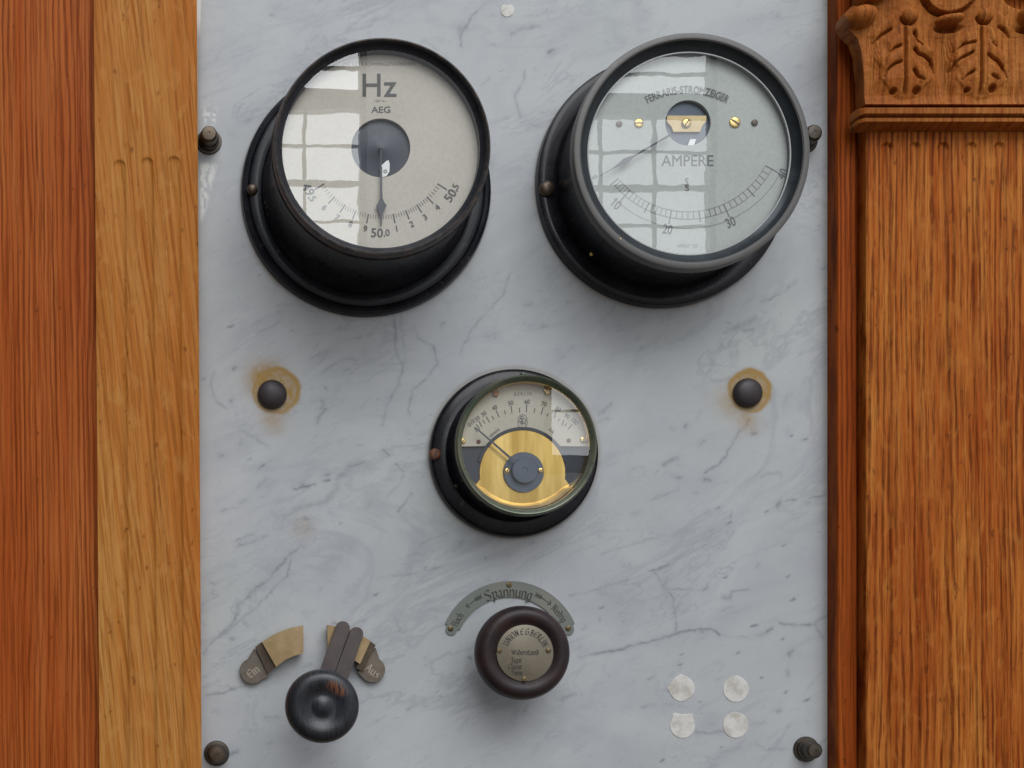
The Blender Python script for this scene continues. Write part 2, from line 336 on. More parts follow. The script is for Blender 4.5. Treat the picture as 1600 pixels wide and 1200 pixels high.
class MB:
    def __init__(s): s.v = []; s.f = []; s.lift = 0.0
    def add(s, v, f):
        n = len(s.v); s.v += [tuple(q) for q in v]; s.f += [tuple(i + n for i in q) for q in f]
    def build(s, name, mat, parent=None, **kw): return finish(name, s.v, s.f, mat, parent, **kw)

def lathe(prof, c, seg=96, mb=None, close=True):
    "prof: list of (radius m, height m) round an axis normal to the marble through world point c"
    mb = mb or MB(); v = []; f = []; n = len(prof); rings = []
    for r, h in prof:
        if r < 1e-7: rings.append([len(v)]); v.append((c[0], -h, c[2]))
        else:
            rings.append(list(range(len(v), len(v) + seg)))
            for i in range(seg):
                a = 2 * math.pi * i / seg; v.append((c[0] + r * math.cos(a), -h, c[2] + r * math.sin(a)))
    for a, b in zip(rings, rings[1:]):
        if len(a) == 1 and len(b) == 1: continue
        for i in range(seg):
            j = (i + 1) % seg
            if len(a) == 1: f.append((a[0], b[j], b[i]))
            elif len(b) == 1: f.append((a[i], a[j], b[0]))
            else: f.append((a[i], a[j], b[j], b[i]))
    mb.add(v, f); return mb
def pl(prof): return [(r * S, h) for r, h in prof]     # radii in photo px on the marble
def prism(pts, h0, h1, mb=None, bevel=0.0):
    "pts: world (x,z) outline at front; extruded from h0 to h1, small chamfer"
    mb = mb or MB(); n = len(pts); cx = sum(p[0] for p in pts) / n; cz = sum(p[1] for p in pts) / n
    if bevel:
        ins = []
        for p in pts:
            d = math.hypot(p[0] - cx, p[1] - cz); k = max(0, (d - bevel) / d) if d else 1
            ins.append((cx + (p[0] - cx) * k, cz + (p[1] - cz) * k))
        rings = [(pts, h0), (pts, h1 - bevel), (ins, h1)]
    else: rings = [(pts, h0), (pts, h1)]
    v = []; f = []
    for q, h in rings: v += [(x, -h, z) for x, z in q]
    for k in range(len(rings) - 1):
        for i in range(n):
            j = (i + 1) % n; f.append((k * n + i, k * n + j, (k + 1) * n + j, (k + 1) * n + i))
    k = len(rings) - 1; f.append(tuple(k * n + i for i in range(n))); f.append(tuple(reversed(range(n))))
    mb.add(v, f); return mb
def outline(pp, h):  # photo px outline seen at height h -> (x,z)
    o = []
    for p in pp:
        q = W(p[0], p[1], h); o.append((q.x, q.z))
    return o
def screw(name, px, py, r, h0, hh, mat, parent, slot=30, dome=0.5):
    "slotted screw head; r apparent px at h0+hh"
    h1 = h0 + hh; c = W(px, py, h1); R = r * F(h1)
    mb = MB(); prof = [(R, h0), (R, h0 + hh * 0.35)]
    for i in range(1, 6):
        a = i / 6 * math.pi / 2; prof.append((R * math.cos(a), h0 + hh * (0.35 + 0.65 * math.sin(a) * dome + 0.65 * (1 - dome) * min(1, i / 3))))
    prof.append((0, prof[-1][1]))
    lathe(prof, c, 28, mb)
    o = mb.build(name, mat, parent, smooth=40)
    if slot is not None:
        a = R_(slot); dx, dz = math.cos(a), math.sin(a); w_ = R * 0.13; L = R * 0.86; top = prof[-1][1] + 0.00008
        sm = MB(); q = [(-L, -w_), (L, -w_), (L, w_), (-L, w_)]
        prism([(c.x + x * dx - z * dz, c.z + x * dz + z * dx) for x, z in q], top - 0.0002, top, sm)
        sm.build('screw_slot', 'engraving', sub(o, parent))
    return o

# ---- lettering
_tc = {}
def glyph(s):
    if s in _tc: return _tc[s]
    cu = bpy.data.curves.new('t', 'FONT'); cu.body = s; cu.align_x = 'LEFT'; cu.size = 1.0; cu.resolution_u = 3
    o = bpy.data.objects.new('t', cu); C.objects.link(o)
    dg = bpy.context.evaluated_depsgraph_get(); me = o.evaluated_get(dg).to_mesh()
    v = np.array([tuple(q.co) for q in me.vertices]); f = [tuple(p.vertices) for p in me.polygons]
    o.evaluated_get(dg).to_mesh_clear(); bpy.data.objects.remove(o); bpy.data.curves.remove(cu)
    _tc[s] = (v, f); return _tc[s]
CAP = 0.69
def put(mb, v, f, px, py, h, rot):
    "place local (x right, y up, photo px) geometry at photo point seen at height h"
    c = W(px, py, h); k = F(h); a = R_(rot); ca, sa = math.cos(a), math.sin(a)
    mb.add([(c.x + (x * ca - y * sa) * k, -h - mb.lift, c.z + (x * sa + y * ca) * k) for x, y in v], f)
def text(mb, s, px, py, h, cap, rot=0, wx=1.0, bold=0.0):
    "centred text, cap height in photo px"
    v, f = glyph(s); k = cap / CAP
    x = (v[:, 0] - (v[:, 0].min() + v[:, 0].max()) / 2) * k * wx; y = (v[:, 1]) * k - cap / 2
    offs = [(0, 0)] if not bold else [(-bold, 0), (bold, 0), (0, -bold), (0, bold)]
    for i, (ox, oy) in enumerate(offs):
        mb.lift += 0.00001; put(mb, list(zip(x + ox, y + oy)), f, px, py, h, rot)
def arc_text(mb, s, cx, cy, r, a0, a1, h, cap, wx=1.0, flip=False, bold=0):
    "letters spread from angle a0 to a1 (deg clockwise from up) on radius r"
    n = len(s)
    wd = []
    for ch in s:
        if ch == ' ': wd.append(0.35); continue
        v, f = glyph(ch); wd.append(v[:, 0].max() - v[:, 0].min() + 0.12)
    tot = sum(wd); acc = 0
    for ch, q in zip(s, wd):
        a = a0 + (a1 - a0) * (acc + q / 2) / tot; acc += q
        if ch == ' ': continue
        text(mb, ch, cx + r * math.sin(R_(a)), cy - r * math.cos(R_(a)), h, cap if ch not in '-.,' else cap, -a, wx, bold)
def line(mb, x0, y0, x1, y1, w_, h):
    mb.lift += 0.000002
    a, b = W(x0, y0, h), W(x1, y1, h); d = (b - a); L = math.hypot(d.x, d.z)
    nx, nz = -d.z / L * w_ * F(h) / 2, d.x / L * w_ * F(h) / 2; y = -h - mb.lift
    mb.add([(a.x + nx, y, a.z + nz), (b.x + nx, y, b.z + nz), (b.x - nx, y, b.z - nz), (a.x - nx, y, a.z - nz)], [(0, 1, 2, 3)])
def arc(mb, cx, cy, r, a0, a1, w_, h, n=40):
    "a in degrees from straight down, + to the right"
    pts = [(cx + r * math.sin(R_(a0 + (a1 - a0) * i / n)), cy + r * math.cos(R_(a0 + (a1 - a0) * i / n))) for i in range(n + 1)]
    for p, q in zip(pts, pts[1:]): line(mb, *p, *q, w_, h)
def mi(x): return [(x, 1), (x + .12, .88), (x + .12, .12), (x + .26, 0)]
BL = {
 'i': (.36, [[(.0, .95), (.12, 1), (.12, 0)], [(.08, 1.32), (.18, 1.44)]]), 'n': (.82, [[(0, .95), (.12, 1), (.12, 0)], [(.12, .78), (.38, 1.02), (.58, .82), (.58, 0)]]), 'm': (1.25, [[(0, .95), (.12, 1), (.12, 0)], [(.12, .78), (.36, 1.02), (.54, .82), (.54, 0)], [(.54, .78), (.78, 1.02), (.98, .82), (.98, 0)]]),
 'u': (.82, [[(.1, 1), (.1, .2), (.3, -.02), (.56, .22)], [(.58, 1), (.58, .05), (.68, 0)]]), 'a': (.75, [[(.05, .8), (.25, 1), (.48, .88), (.48, .12), (.62, 0)], [(.48, .6), (.1, .4), (.1, .15), (.28, 0), (.48, .18)]]),
 'p': (.75, [[(0, 1), (.12, .88), (.12, -.4)], [(.12, .85), (.4, 1), (.58, .85), (.58, .15), (.35, 0), (.12, .1)]]),
 'g': (.75, [[(.5, .9), (.3, 1), (.08, .85), (.08, .2), (.25, 0), (.5, .15)], [(.52, 1), (.52, -.2), (.3, -.4), (.05, -.3)]]),
 'o': (.7, [[(.3, 1), (.08, .85), (.08, .15), (.3, 0), (.52, .15), (.52, .85), (.3, 1)]]), 'c': (.6, [[(.5, .9), (.3, 1), (.08, .85), (.08, .15), (.3, 0), (.5, .1)]]),
 'e': (.62, [[(.5, .1), (.3, 0), (.08, .15), (.08, .85), (.3, 1), (.5, .85), (.45, .6), (.08, .48)]]),
 'h': (.8, [[(.05, 1.45), (.12, 1.5), (.12, 0)], [(.12, .78), (.38, 1.02), (.58, .82), (.58, 0)]]),
 'r': (.52, [[(0, .95), (.12, 1), (.12, 0)], [(.12, .78), (.32, 1.0), (.44, .88)]]), 'd': (.72, [[(.1, 1.5), (.5, .9), (.5, .15), (.3, 0), (.08, .15), (.08, .8), (.3, 1), (.5, .88)]]),
 't': (.5, [[(.15, 1.35), (.15, .12), (.3, 0), (.42, .1)], [(0, 1), (.4, 1)]]), 's': (.6, [[(.48, .9), (.3, 1), (.1, .8), (.45, .4), (.45, .15), (.25, 0), (.05, .1)]]),
 'l': (.38, [[(.05, 1.5), (.12, 1.4), (.12, .12), (.28, 0)]]), 'y': (.75, [[(0, 1), (.12, .88), (.12, .15), (.3, 0), (.5, .15)], [(.52, 1), (.52, 0), (.3, -.4), (.1, -.35)]]),
 'S': (1.0, [[(.8, 1.3), (.5, 1.5), (.15, 1.3), (.15, 1.0), (.68, .6), (.68, .2), (.4, 0), (.05, .2)]]),
 'H': (1.0, [[(.05, 1.4), (.18, 1.5), (.18, 0)], [(.18, .78), (.7, .86)], [(.7, 1.5), (.7, .08), (.82, 0)]]), 'N': (1.0, [[(.18, 0), (.18, 1.45)], [(.1, 1.5), (.25, 1.35), (.68, .15)], [(.72, 1.5), (.72, 0)]]),
 'W': (1.35, [[(.02, 1.5), (.32, .05)], [(.32, .05), (.6, 1.3)], [(.55, 1.5), (.85, .05)], [(.85, .05), (1.15, 1.5)]]),
 'T': (.85, [[(.02, 1.32), (.15, 1.45), (.8, 1.45)], [(.42, 1.45), (.42, .05)], [(.28, 0), (.58, .02)]]), 'C': (.85, [[(.75, 1.35), (.5, 1.5), (.12, 1.2), (.12, .25), (.4, 0), (.75, .2)]]),
 'F': (.85, [[(.05, 1.35), (.45, 1.5), (.8, 1.35)], [(.3, 1.4), (.3, .15), (.1, 0)], [(.3, .8), (.65, .8)]]), 'U': (.95, [[(0, 1.4), (.12, 1.5), (.12, .2), (.35, 0), (.65, .2)], [(.65, 1.5), (.65, .1), (.8, 0)]]),
 'I': (.45, [[(0, 1.4), (.2, 1.5), (.2, .1), (0, 0)]]), 'O': (.9, [[(.4, 1.5), (.1, 1.25), (.1, .2), (.4, 0), (.7, .25), (.7, 1.25), (.4, 1.5)]]), 'E': (.85, [[(.75, 1.3), (.5, 1.5), (.12, 1.2), (.12, .25), (.4, 0), (.75, .2)], [(.12, .8), (.6, .8)]]),
 'G': (.9, [[(.75, 1.3), (.5, 1.5), (.12, 1.2), (.12, .25), (.4, 0), (.7, .2), (.7, .8), (.45, .8)]]), 'B': (.9, [[(.15, 1.5), (.15, 0)], [(.15, 1.45), (.6, 1.3), (.5, .85), (.15, .8)], [(.15, .8), (.7, .6), (.6, .1), (.15, 0)]]),
 'L': (.75, [[(.15, 1.5), (.15, .1), (.65, 0)]]), 'R': (.9, [[(.15, 1.5), (.15, 0)], [(.15, 1.45), (.6, 1.3), (.5, .85), (.15, .8)], [(.35, .8), (.75, 0)]]), 'A': (.9, [[(0, 0), (.35, 1.5), (.75, 0)], [(.1, .55), (.6, .55)]]), '.': (.3, [[(.08, .05), (.15, .12)]])}
def bl_char(mb, ch, px, py, h, x, rot, nib=0.2, wx=1.0, y0=-.75):
    "blackletter pen strokes; x = x-height in px, centred"
    wd, st = BL[ch]; nx, ny = nib * math.cos(R_(40)) / 2, nib * math.sin(R_(40)) / 2; ca, sa = 0, 0
    for s in st:
        for (ax, ay), (bx, by) in zip(s, s[1:]):
            mb.lift += 0.000002
            q = [(ax - nx, ay - ny), (ax + nx, ay + ny), (bx + nx, by + ny), (bx - nx, by - ny)]
            th = nib * 0.22
            if abs((bx - ax) * ny - (by - ay) * nx) < 0.004: q = [(ax - nx, ay - ny + th / 2), (bx + nx, by + ny + th / 2), (bx + nx, by + ny - th / 2), (ax - nx, ay - ny - th / 2)]
            put(mb, [((u - wd / 2 + .05) * x * wx, (v + y0) * x) for u, v in q], [(0, 1, 2, 3)], px, py, h, rot)
def bl_text(mb, s, px, py, h, x, wx=1.0, rot=0, nib=0.2):
    tot = sum(BL[c][0] for c in s) * x * wx; acc = -tot / 2; a = R_(rot)
    for c in s:
        w_ = BL[c][0] * x * wx; d = acc + w_ / 2; acc += w_
        bl_char(mb, c, px + d * math.cos(a), py - d * math.sin(a), h, x, rot, nib, wx)
def bl_arc(mb, s, cx, cy, r, amid, h, x, wx=1.0, nib=0.2, track=1.0):
    tot = sum(BL[c][0] for c in s) * x * wx * track; acc = -tot / 2
    for c in s:
        w_ = BL[c][0] * x * wx * track; a = amid + math.degrees((acc + w_ / 2) / r); acc += w_
        bl_char(mb, c, cx + r * math.sin(R_(a)), cy - r * math.cos(R_(a)), h, x, -a, nib, wx)

# ---- numpy value noise
def vnoise(x, y, seed=0):
    r = np.random.RandomState(seed).rand(256, 256); xi = np.floor(x).astype(int); yi = np.floor(y).astype(int)
    fx = x - xi; fy = y - yi; fx = fx * fx * (3 - 2 * fx); fy = fy * fy * (3 - 2 * fy)
    g = lambda a, b: r[a % 256, b % 256]
    return (g(xi, yi) * (1 - fx) + g(xi + 1, yi) * fx) * (1 - fy) + (g(xi, yi + 1) * (1 - fx) + g(xi + 1, yi + 1) * fx) * fy
def fbm(x, y, seed=0, o=4):
    t = 0; a = 0.5
    for i in range(o): t = t + a * vnoise(x * 2 ** i, y * 2 ** i, seed + i); a *= 0.5
    return t / (1 - 0.5 ** o)
def segdist(X, Y, p, q):
    dx, dy = q[0] - p[0], q[1] - p[1]; L = dx * dx + dy * dy + 1e-9
    t = np.clip(((X - p[0]) * dx + (Y - p[1]) * dy) / L, 0, 1)
    return np.hypot(X - p[0] - t * dx, Y - p[1] - t * dy)
def grid_obj(name, x0, x1, y0, y1, step, hfun, hback, mat, parent=None, attrf=None, xw=None, label=None):
    "front sheet hfun(X,Y) over photo px (as seen at its own height), closed with sides down to hback"
    nx = int(round((x1 - x0) / step)) + 1; ny = int(round((y1 - y0) / step)) + 1
    U, V = np.meshgrid(np.linspace(0, 1, nx), np.linspace(0, 1, ny)); Y = y0 + V * (y1 - y0)
    X = x0 + U * (x1 - x0) if xw is None else xw(U, Y)
    Hh, href = hfun(X, Y)
    k = S * (D - href) / D   # laid out in true size at the reference height
    vx = CX + (X - VX) * k; vz = CZ + (VY - Y) * k
    v = np.stack([vx, -Hh, vz], -1).reshape(-1, 3)
    ids = np.arange(nx * ny).reshape(ny, nx)
    f = np.stack([ids[:-1, :-1], ids[1:, :-1], ids[1:, 1:], ids[:-1, 1:]], -1).reshape(-1, 4).tolist()
    edge = list(ids[0, :]) + list(ids[1:, -1]) + list(ids[-1, ::-1][1:]) + list(ids[::-1, 0][1:-1])
    n0 = len(v); bv = v[edge].copy(); bv[:, 1] = -hback; tv = v[edge].copy(); n1 = n0 + len(edge)
    v = np.concatenate([v, tv, bv]); m = len(edge)
    for i in range(m):
        j = (i + 1) % m; f.append((n0 + i, n0 + j, n1 + j, n1 + i))
    f.append(tuple(n1 + i for i in range(m)))
    attrs = None
    if attrf:
        attrs = {}
        for kx, a in attrf(X, Y).items(): a = a.reshape(-1); attrs[kx] = np.concatenate([a, a[edge], a[edge] * 0])
    return finish(name, v, f, mat, parent, smooth='grid', attrs=attrs, label=label)

# ================================================================== SETTING
wm = MB(); prism([(-1.6, -1.2), (1.6, -1.2), (1.6, 1.2), (-1.6, 1.2)], -0.12, -0.035, wm)
struct(wm.build('wall', 'plaster'))
# frames of the two far windows, seen only as reflections in the gauge glasses
for x0, x1 in ((-0.09, 0.735), (1.655, 2.385)):
    mb = MB(); y = WL - 0.03
    def bar(a, b, c, d, t=0.012): prism([(CX + a, CZ + c), (CX + b, CZ + c), (CX + b, CZ + d), (CX + a, CZ + d)], y - t, y, mb)
    zs = [2.355, 2.185, 2.005, 1.83, 1.66, 1.49, 1.32, 1.15]
    for i, z in enumerate(zs):
        wv = 0.006 if i != 1 else 0.014
        bar(x0, x1, z - wv, z + wv)
    for xx in (x1 - 0.257, x1 - 0.51): bar(xx - 0.008, xx + 0.008, 0.93, 2.52, 0.02)
    bar(x0, x1, 2.71, 2.725)
    bar(x0 - 0.03, x1 + 0.03, 2.52, 2.62, 0.03); bar(x0 - 0.03, x0, 0.9, 2.83, 0.03); bar(x1, x1 + 0.03, 0.9, 2.83, 0.03); bar(x0 - 0.03, x1 + 0.03, 2.82, 2.86, 0.025); bar(x0 - 0.03, x1 + 0.03, 0.85, 0.93, 0.05)
    struct(mb.build('window_frame', 'frame_white'))

# ================================================================== MARBLE PANEL
VEINS = [  # (points, width px, strength)
 ([(908,1027),(942,1020),(975,1013),(1014,1003),(1052,992),(1080,985),(1113,983),(1125,992)],1.7,.75), ([(1187,993),(1196,989),(1206,983)],2.2,.8), ([(1125,992),(1160,996),(1187,993)],1.2,.3),
 ([(1219,974),(1245,976),(1272,976),(1286,996)],2.0,.6), ([(1272,976),(1290,962)],2.5,.45), ([(1014,893),(1030,888),(1044,883)],1.3,.7), ([(1022,894),(1036,916),(1052,932),(1055,968),(1057,990)],1.2,.45),
 ([(1036,920),(1080,919)],1.2,.4), ([(1143,935),(1145,924),(1171,920)],1.4,.5), ([(1228,784),(1245,780)],1.2,.6), ([(1264,778),(1289,774)],1.2,.6), ([(1190,745),(1200,741),(1217,739),(1221,744)],1.4,.55),
 ([(617,480),(617,497),(618,542),(629,574),(622,602),(604,633),(597,665)],1.9,.5), ([(624,480),(628,520),(634,560),(628,578)],1.2,.4), ([(645,507),(653,528),(678,542),(683,567),(671,588),(643,609),(639,647)],1.4,.5),
 ([(797,427),(783,462),(762,486),(737,514),(720,553)],1.1,.45), ([(470,850),(440,880),(417,905),(390,930),(372,945),(366,970),(345,990)],2.0,.65), ([(470,850),(440,880),(390,932)],5,.25),
 ([(455,875),(447,900),(425,922),(400,950),(382,962),(360,982),(335,1000),(318,1020)],1.4,.5), ([(460,765),(492,757)],1.4,.95), ([(506,751),(515,749)],1.5,.9), ([(407,731),(425,720)],1.6,.8), ([(400,733),(435,716)],5,.3),
 ([(375,786),(384,781)],1.8,.7), ([(345,800),(370,793)],1.5,.4), ([(432,810),(462,795),(507,785),(525,767),(530,747),(547,730),(570,724)],4.5,.35), ([(547,730),(570,723)],1.4,.6), ([(622,799),(632,786),(642,772)],1.5,.55),
 ([(620,724),(630,737),(625,757),(605,777)],1.2,.45), ([(597,702),(607,712)],1.6,.55), ([(369,855),(385,836),(397,837)],1.4,.45), ([(417,837),(395,847),(369,855)],1.4,.45), ([(322,1086),(350,1080),(385,1070)],1.6,.5),
 ([(758,3),(750,15),(736,26),(728,42),(721,54),(721,72)],1.8,.55), ([(728,42),(720,50),(718,40)],3.5,.4), ([(820,110),(817,130),(806,146),(806,158),(814,184)],1.7,.5), ([(799,55),(814,46),(843,41)],2.8,.4), ([(857,81),(864,78)],2.6,.85),
 ([(1190,472),(1217,461),(1245,439)],1.3,.55), ([(1171,656),(1157,673),(1143,695),(1127,722),(1102,739)],1.4,.65), ([(1036,725),(1050,719),(1058,717)],3.5,.55), ([(1048,742),(1062,746)],3.0,.5),
 ([(1088,1144),(1111,1144),(1128,1141)],1.6,.5), ([(1170,1132),(1195,1128)],1.2,.6), ([(1125,1178),(1142,1172),(1157,1168)],1.2,.4), ([(1181,1163),(1195,1172),(1230,1172)],1.2,.4), ([(1020,780),(1060,765)],1.6,.4),
 ([(940,865),(990,850),(1040,836)],1.3,.3), ([(890,930),(930,921),(980,905)],1.3,.35), ([(935,648),(955,632)],2.0,.5), ([(935,660),(948,655)],1.6,.6), ([(495,660),(500,650),(507,640)],2.4,.6),
 ([(504,626),(506,632),(500,640)],2.6,.35), ([(335,580),(328,600),(338,630),(352,638)],1.6,.4), ([(403,520),(425,510),(445,496)],1.1,.35), ([(655,850),(700,832)],1.2,.3), ([(590,905),(640,896),(690,886)],1.6,.3),
 ([(1129,568),(1160,545)],1.1,.2), ([(1130,520),(1150,512),(1180,498)],3.5,.3), ([(1163,516),(1176,514)],2.4,.5), ([(660,60),(700,90)],1.1,.25), ([(540,985),(560,972),(572,968)],1.6,.4), ([(615,960),(625,985)],1.4,.3)]
DOTS = [(1178,978,4),(1239,938,4),(1132,901,3),(1225,852,3),(1123,794,3),(1139,818,3),(1197,800,2.6),(940,950,3),(1063,1038,3.4),(1232,900,3),(1222,1000,3),(1153,1022,3),(1191,1059,2.6),(1228,1081,3),(1261,1094,4.4),(1256,688,3),(1238,682,2.4),
        (361,510,3.6),(360,1075,2.6),(1093,1096,2.2),(1200,1172,2),(1033,1187,3),(587,929,3),(588,930,2),(1064,1022,2.4),(1127,1168,1.8)]
for i in range(230):
    x = rng.uniform(312, 1292); y = rng.uniform(0, 1200); L = rng.exponential(3.5) + 1.0
    a = R_(rng.normal(26, 24)); c = L * math.cos(a); d = L * math.sin(a); j = rng.uniform(-2, 2)
    VEINS.append(([(x - c, y + d), (x, y + j), (x + c, y - d)], rng.uniform(.9, 3.2), rng.uniform(.10, .62) * (1.0 if y > 560 else .7)))
def marble_attr(X, Y):
    wx = X + 5 * (fbm(X / 22, Y / 22, 3) - .5) + 3 * (vnoise(X / 5, Y / 5, 9) - .5); wy = Y + 5 * (fbm(X / 22, Y / 22, 5) - .5) + 3 * (vnoise(X / 5, Y / 5, 19) - .5)
    vein = np.zeros_like(X); x0, y0, st = X[0, 0], Y[0, 0], X[0, 1] - X[0, 0]; sy = Y[1, 0] - Y[0, 0]
    brk = fbm(X / 14, Y / 14, 21)
    def box(pts, pad):
        xs = [p[0] for p in pts]; ys = [p[1] for p in pts]
        i0 = max(0, int((min(xs) - pad - x0) / st)); i1 = int((max(xs) + pad - x0) / st) + 2; j0 = max(0, int((min(ys) - pad - y0) / sy)); j1 = int((max(ys) + pad - y0) / sy) + 2
        return slice(j0, max(j1, 0)), slice(i0, max(i1, 0))
    for pts, w_, s_ in VEINS:
        b = box(pts, w_ * 4 + 8)
        if X[b].size == 0: continue
        d = np.full(X[b].shape, 1e9)
        for p, q in zip(pts, pts[1:]): d = np.minimum(d, segdist(wx[b], wy[b], p, q))
        m = s_ * np.exp(-(d / w_) ** 2) * np.clip((brk[b] - .25) * 3.2, .25, 1) + s_ * .22 * np.exp(-(d / (w_ * 3.2)) ** 2)
        vein[b] = np.maximum(vein[b], m)
    for x, y, r in DOTS:
        b = box([(x, y)], 16); d = np.hypot((wx[b] - x) * .8 + (wy[b] - y) * .35, (wy[b] - y) * 1.5 + (wx[b] - x) * .5)
        vein[b] = np.maximum(vein[b], .85 * np.exp(-(d / r) ** 4))
    rust = np.zeros_like(X); n = fbm(X / 12, Y / 12, 31); n2 = fbm(X / 5, Y / 5, 37)
    for cx, cy, R, sx, sy_, tail in ((431, 611, 34, 1.0, 1.15, (-27, -24)), (1171, 611, 31, 1, .5, (-40, 34))):
        r = np.hypot(X - cx, Y - cy) + 6 * (n - .5)
        ang = np.arctan2(Y - cy, X - cx)
        ring = np.exp(-((r - R) / 4.5) ** 2) * (.8 + .2 * np.cos(ang + 1.0))
        inner = np.clip((R + 3 - r) / 5, 0, 1) * .80
        halo = np.exp(-(np.hypot(X - cx - tail[0] * .6, (Y - cy - tail[1] * .6 + 4) * 1.05) / 27) ** 2) * sy_
        drip = np.exp(-((X - cx + 4 + 3 * np.sin(Y / 14)) / 19) ** 2) * np.clip((Y - cy) / 20, 0, 1) * np.clip((cy + 68 - Y + 16 * n) / 30, 0, 1) * .48
        rust = np.maximum(rust, np.clip(ring * 1.35, 0, .95)); rust = np.maximum(rust, np.maximum(inner, np.maximum(halo, drip)) * (.6 + .8 * n2))
    rust = np.maximum(rust, .22 * np.exp(-(np.hypot(X - 473, Y - 824) / 16) ** 2))
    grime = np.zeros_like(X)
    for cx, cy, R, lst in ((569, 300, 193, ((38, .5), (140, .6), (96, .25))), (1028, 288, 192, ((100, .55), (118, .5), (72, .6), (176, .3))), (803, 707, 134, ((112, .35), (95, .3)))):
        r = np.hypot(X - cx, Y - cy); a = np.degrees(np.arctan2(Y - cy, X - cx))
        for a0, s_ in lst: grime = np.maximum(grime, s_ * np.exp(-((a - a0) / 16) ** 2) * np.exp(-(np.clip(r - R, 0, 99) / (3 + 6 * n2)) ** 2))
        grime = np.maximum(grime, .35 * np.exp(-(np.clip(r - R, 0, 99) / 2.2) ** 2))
    grime = np.maximum(grime, .30 * np.exp(-((1294 - X) / 6) ** 2)); grime = np.maximum(grime, .30 * np.exp(-((X - 310) / 3.5) ** 2))
    white = np.zeros_like(X); q = fbm(X / 3.2, Y / 9, 51); q2 = fbm(X / 4, Y / 4, 61)
    m = np.clip((X - 311) / 3, 0, 1) * np.clip((343 - (Y - 255) * .26 - X) / 6, 0, 1) * np.clip((Y - 252) / 5, 0, 1) * np.clip((352 - Y) / 20, 0, 1)
    white = np.maximum(white, m * np.clip((q - .36) * 7, 0, 1) * .8)
    m = np.exp(-(np.hypot((X - 328) / 13, (Y - 180) / 16)) ** 4); white = np.maximum(white, m * np.clip((q2 - .5) * 9, 0, 1) * .75)
    m = np.clip((315 - X - (Y / 40)) / 2, 0, 1) * np.clip((60 - Y) / 30, 0, 1); white = np.maximum(white, m * .85)
    m = np.exp(-(np.hypot((X - 338) / 16, (Y - 235) / 26)) ** 2); white = np.maximum(white, m * .22)
    return {'vein': np.clip(vein, 0, 1), 'rust': np.clip(rust, 0, 1), 'grime': grime, 'white': white}
mo = W(800, 600, 0)
mt = thing('marble_panel', 'pale grey veined marble panel with rust rings round two plugs', 'panel', mo)
grid_obj('slab', 298, 1312, -60, 1260, 1.5, lambda X, Y: (np.zeros_like(X), 0.0), -0.03, 'marble', mt, marble_attr)
def patch(px, py, r, bumps, seed, lab):
    rr = random.Random(seed); pts = []
    for i in range(56):
        a = 2 * math.pi * i / 56; q = r * (1 + rr.uniform(-.012, .012))
        for ba, bh, bw in bumps:
            d = (math.degrees(a) - ba + 180) % 360 - 180; q += bh * math.exp(-(d / bw) ** 2)
        c = W(px, py, .0004); pts.append((c.x + q * S * math.cos(a), c.z + q * S * math.sin(a)))
    mb = prism(pts, -0.004, 0.00055, bevel=0.0003); mb.build('filler_patch', 'filler', mt, label=lab)
patch(1065.5, 1076, 20, [(95, 3, 10), (180, 2.5, 10), (300, -2, 12)], 1, 'chalky filled hole, upper left of the four')
patch(1150, 1077, 20, [(85, 1.5, 12)], 2, 'chalky filled hole with dark specks, upper right of the four')
patch(1066.5, 1134, 19.5, [(125, 4.5, 14), (50, 4, 14), (90, -2, 20)], 3, 'chalky filled hole with squared top, lower left of the four')
patch(1149.5, 1133, 20, [], 4, 'chalky filled hole half grey half white, lower right of the four')
patch(792.5, 16, 10.5, [(90, -2.5, 20), (20, 1, 30)], 5, 'small heart-shaped filled hole at the top')

# ================================================================== WOODWORK
def flute(X, Y, cx, hw, top, depth, topn=0.0):
    yc = top + hw; d = np.where(Y < yc, np.hypot(X - cx, Y - yc), np.abs(X - cx)) / hw
    z = depth * np.sqrt(np.clip(1 - d * d, 0, 1))
    if topn: z = z + topn * np.exp(-(((Y - top - 5) / 5) ** 2)) * np.clip(1 - d * d, 0, 1)
    return z
hb = 0.022
b0 = grid_obj('oak_board', -60, 147, -60, 1260, 6, lambda X, Y: (hb - 0.0015 * np.clip((X - 130) / 14, 0, 1), hb), -0.035, 'red_oak',
              xw=lambda U, Y: -60 + U * (146 + 9 * (Y / 1200) + 60))
tag(b0, 'plain reddish brown oak board at the far left edge', 'board')
hp = 0.030
def lp(X, Y):
    g = np.zeros_like(X); sh = 8 * Y / 1200
    for cx, hw, top in ((184, 9.5, 250), (227, 9.5, 246), (269, 10, 244)): g += flute(X - sh * 1.0, Y, cx + 1, hw, top, 0.0021)
    ed = 0.0022 * (np.clip((X - (301 + sh)) / 6, 0, 1) ** 2)
    return hp - g - ed, hp
fl = grid_obj('fluted_pilaster', 146, 308, -60, 1260, 1.4, lp, -0.035, 'honey_oak', xw=lambda U, Y: (146.5 + 9 * (Y / 1200)) * (1 - U) + (307.5 + 7.5 * (Y / 1200)) * U)
tag(fl, 'light honey oak pilaster with three flutes, left of the marble', 'pilaster')
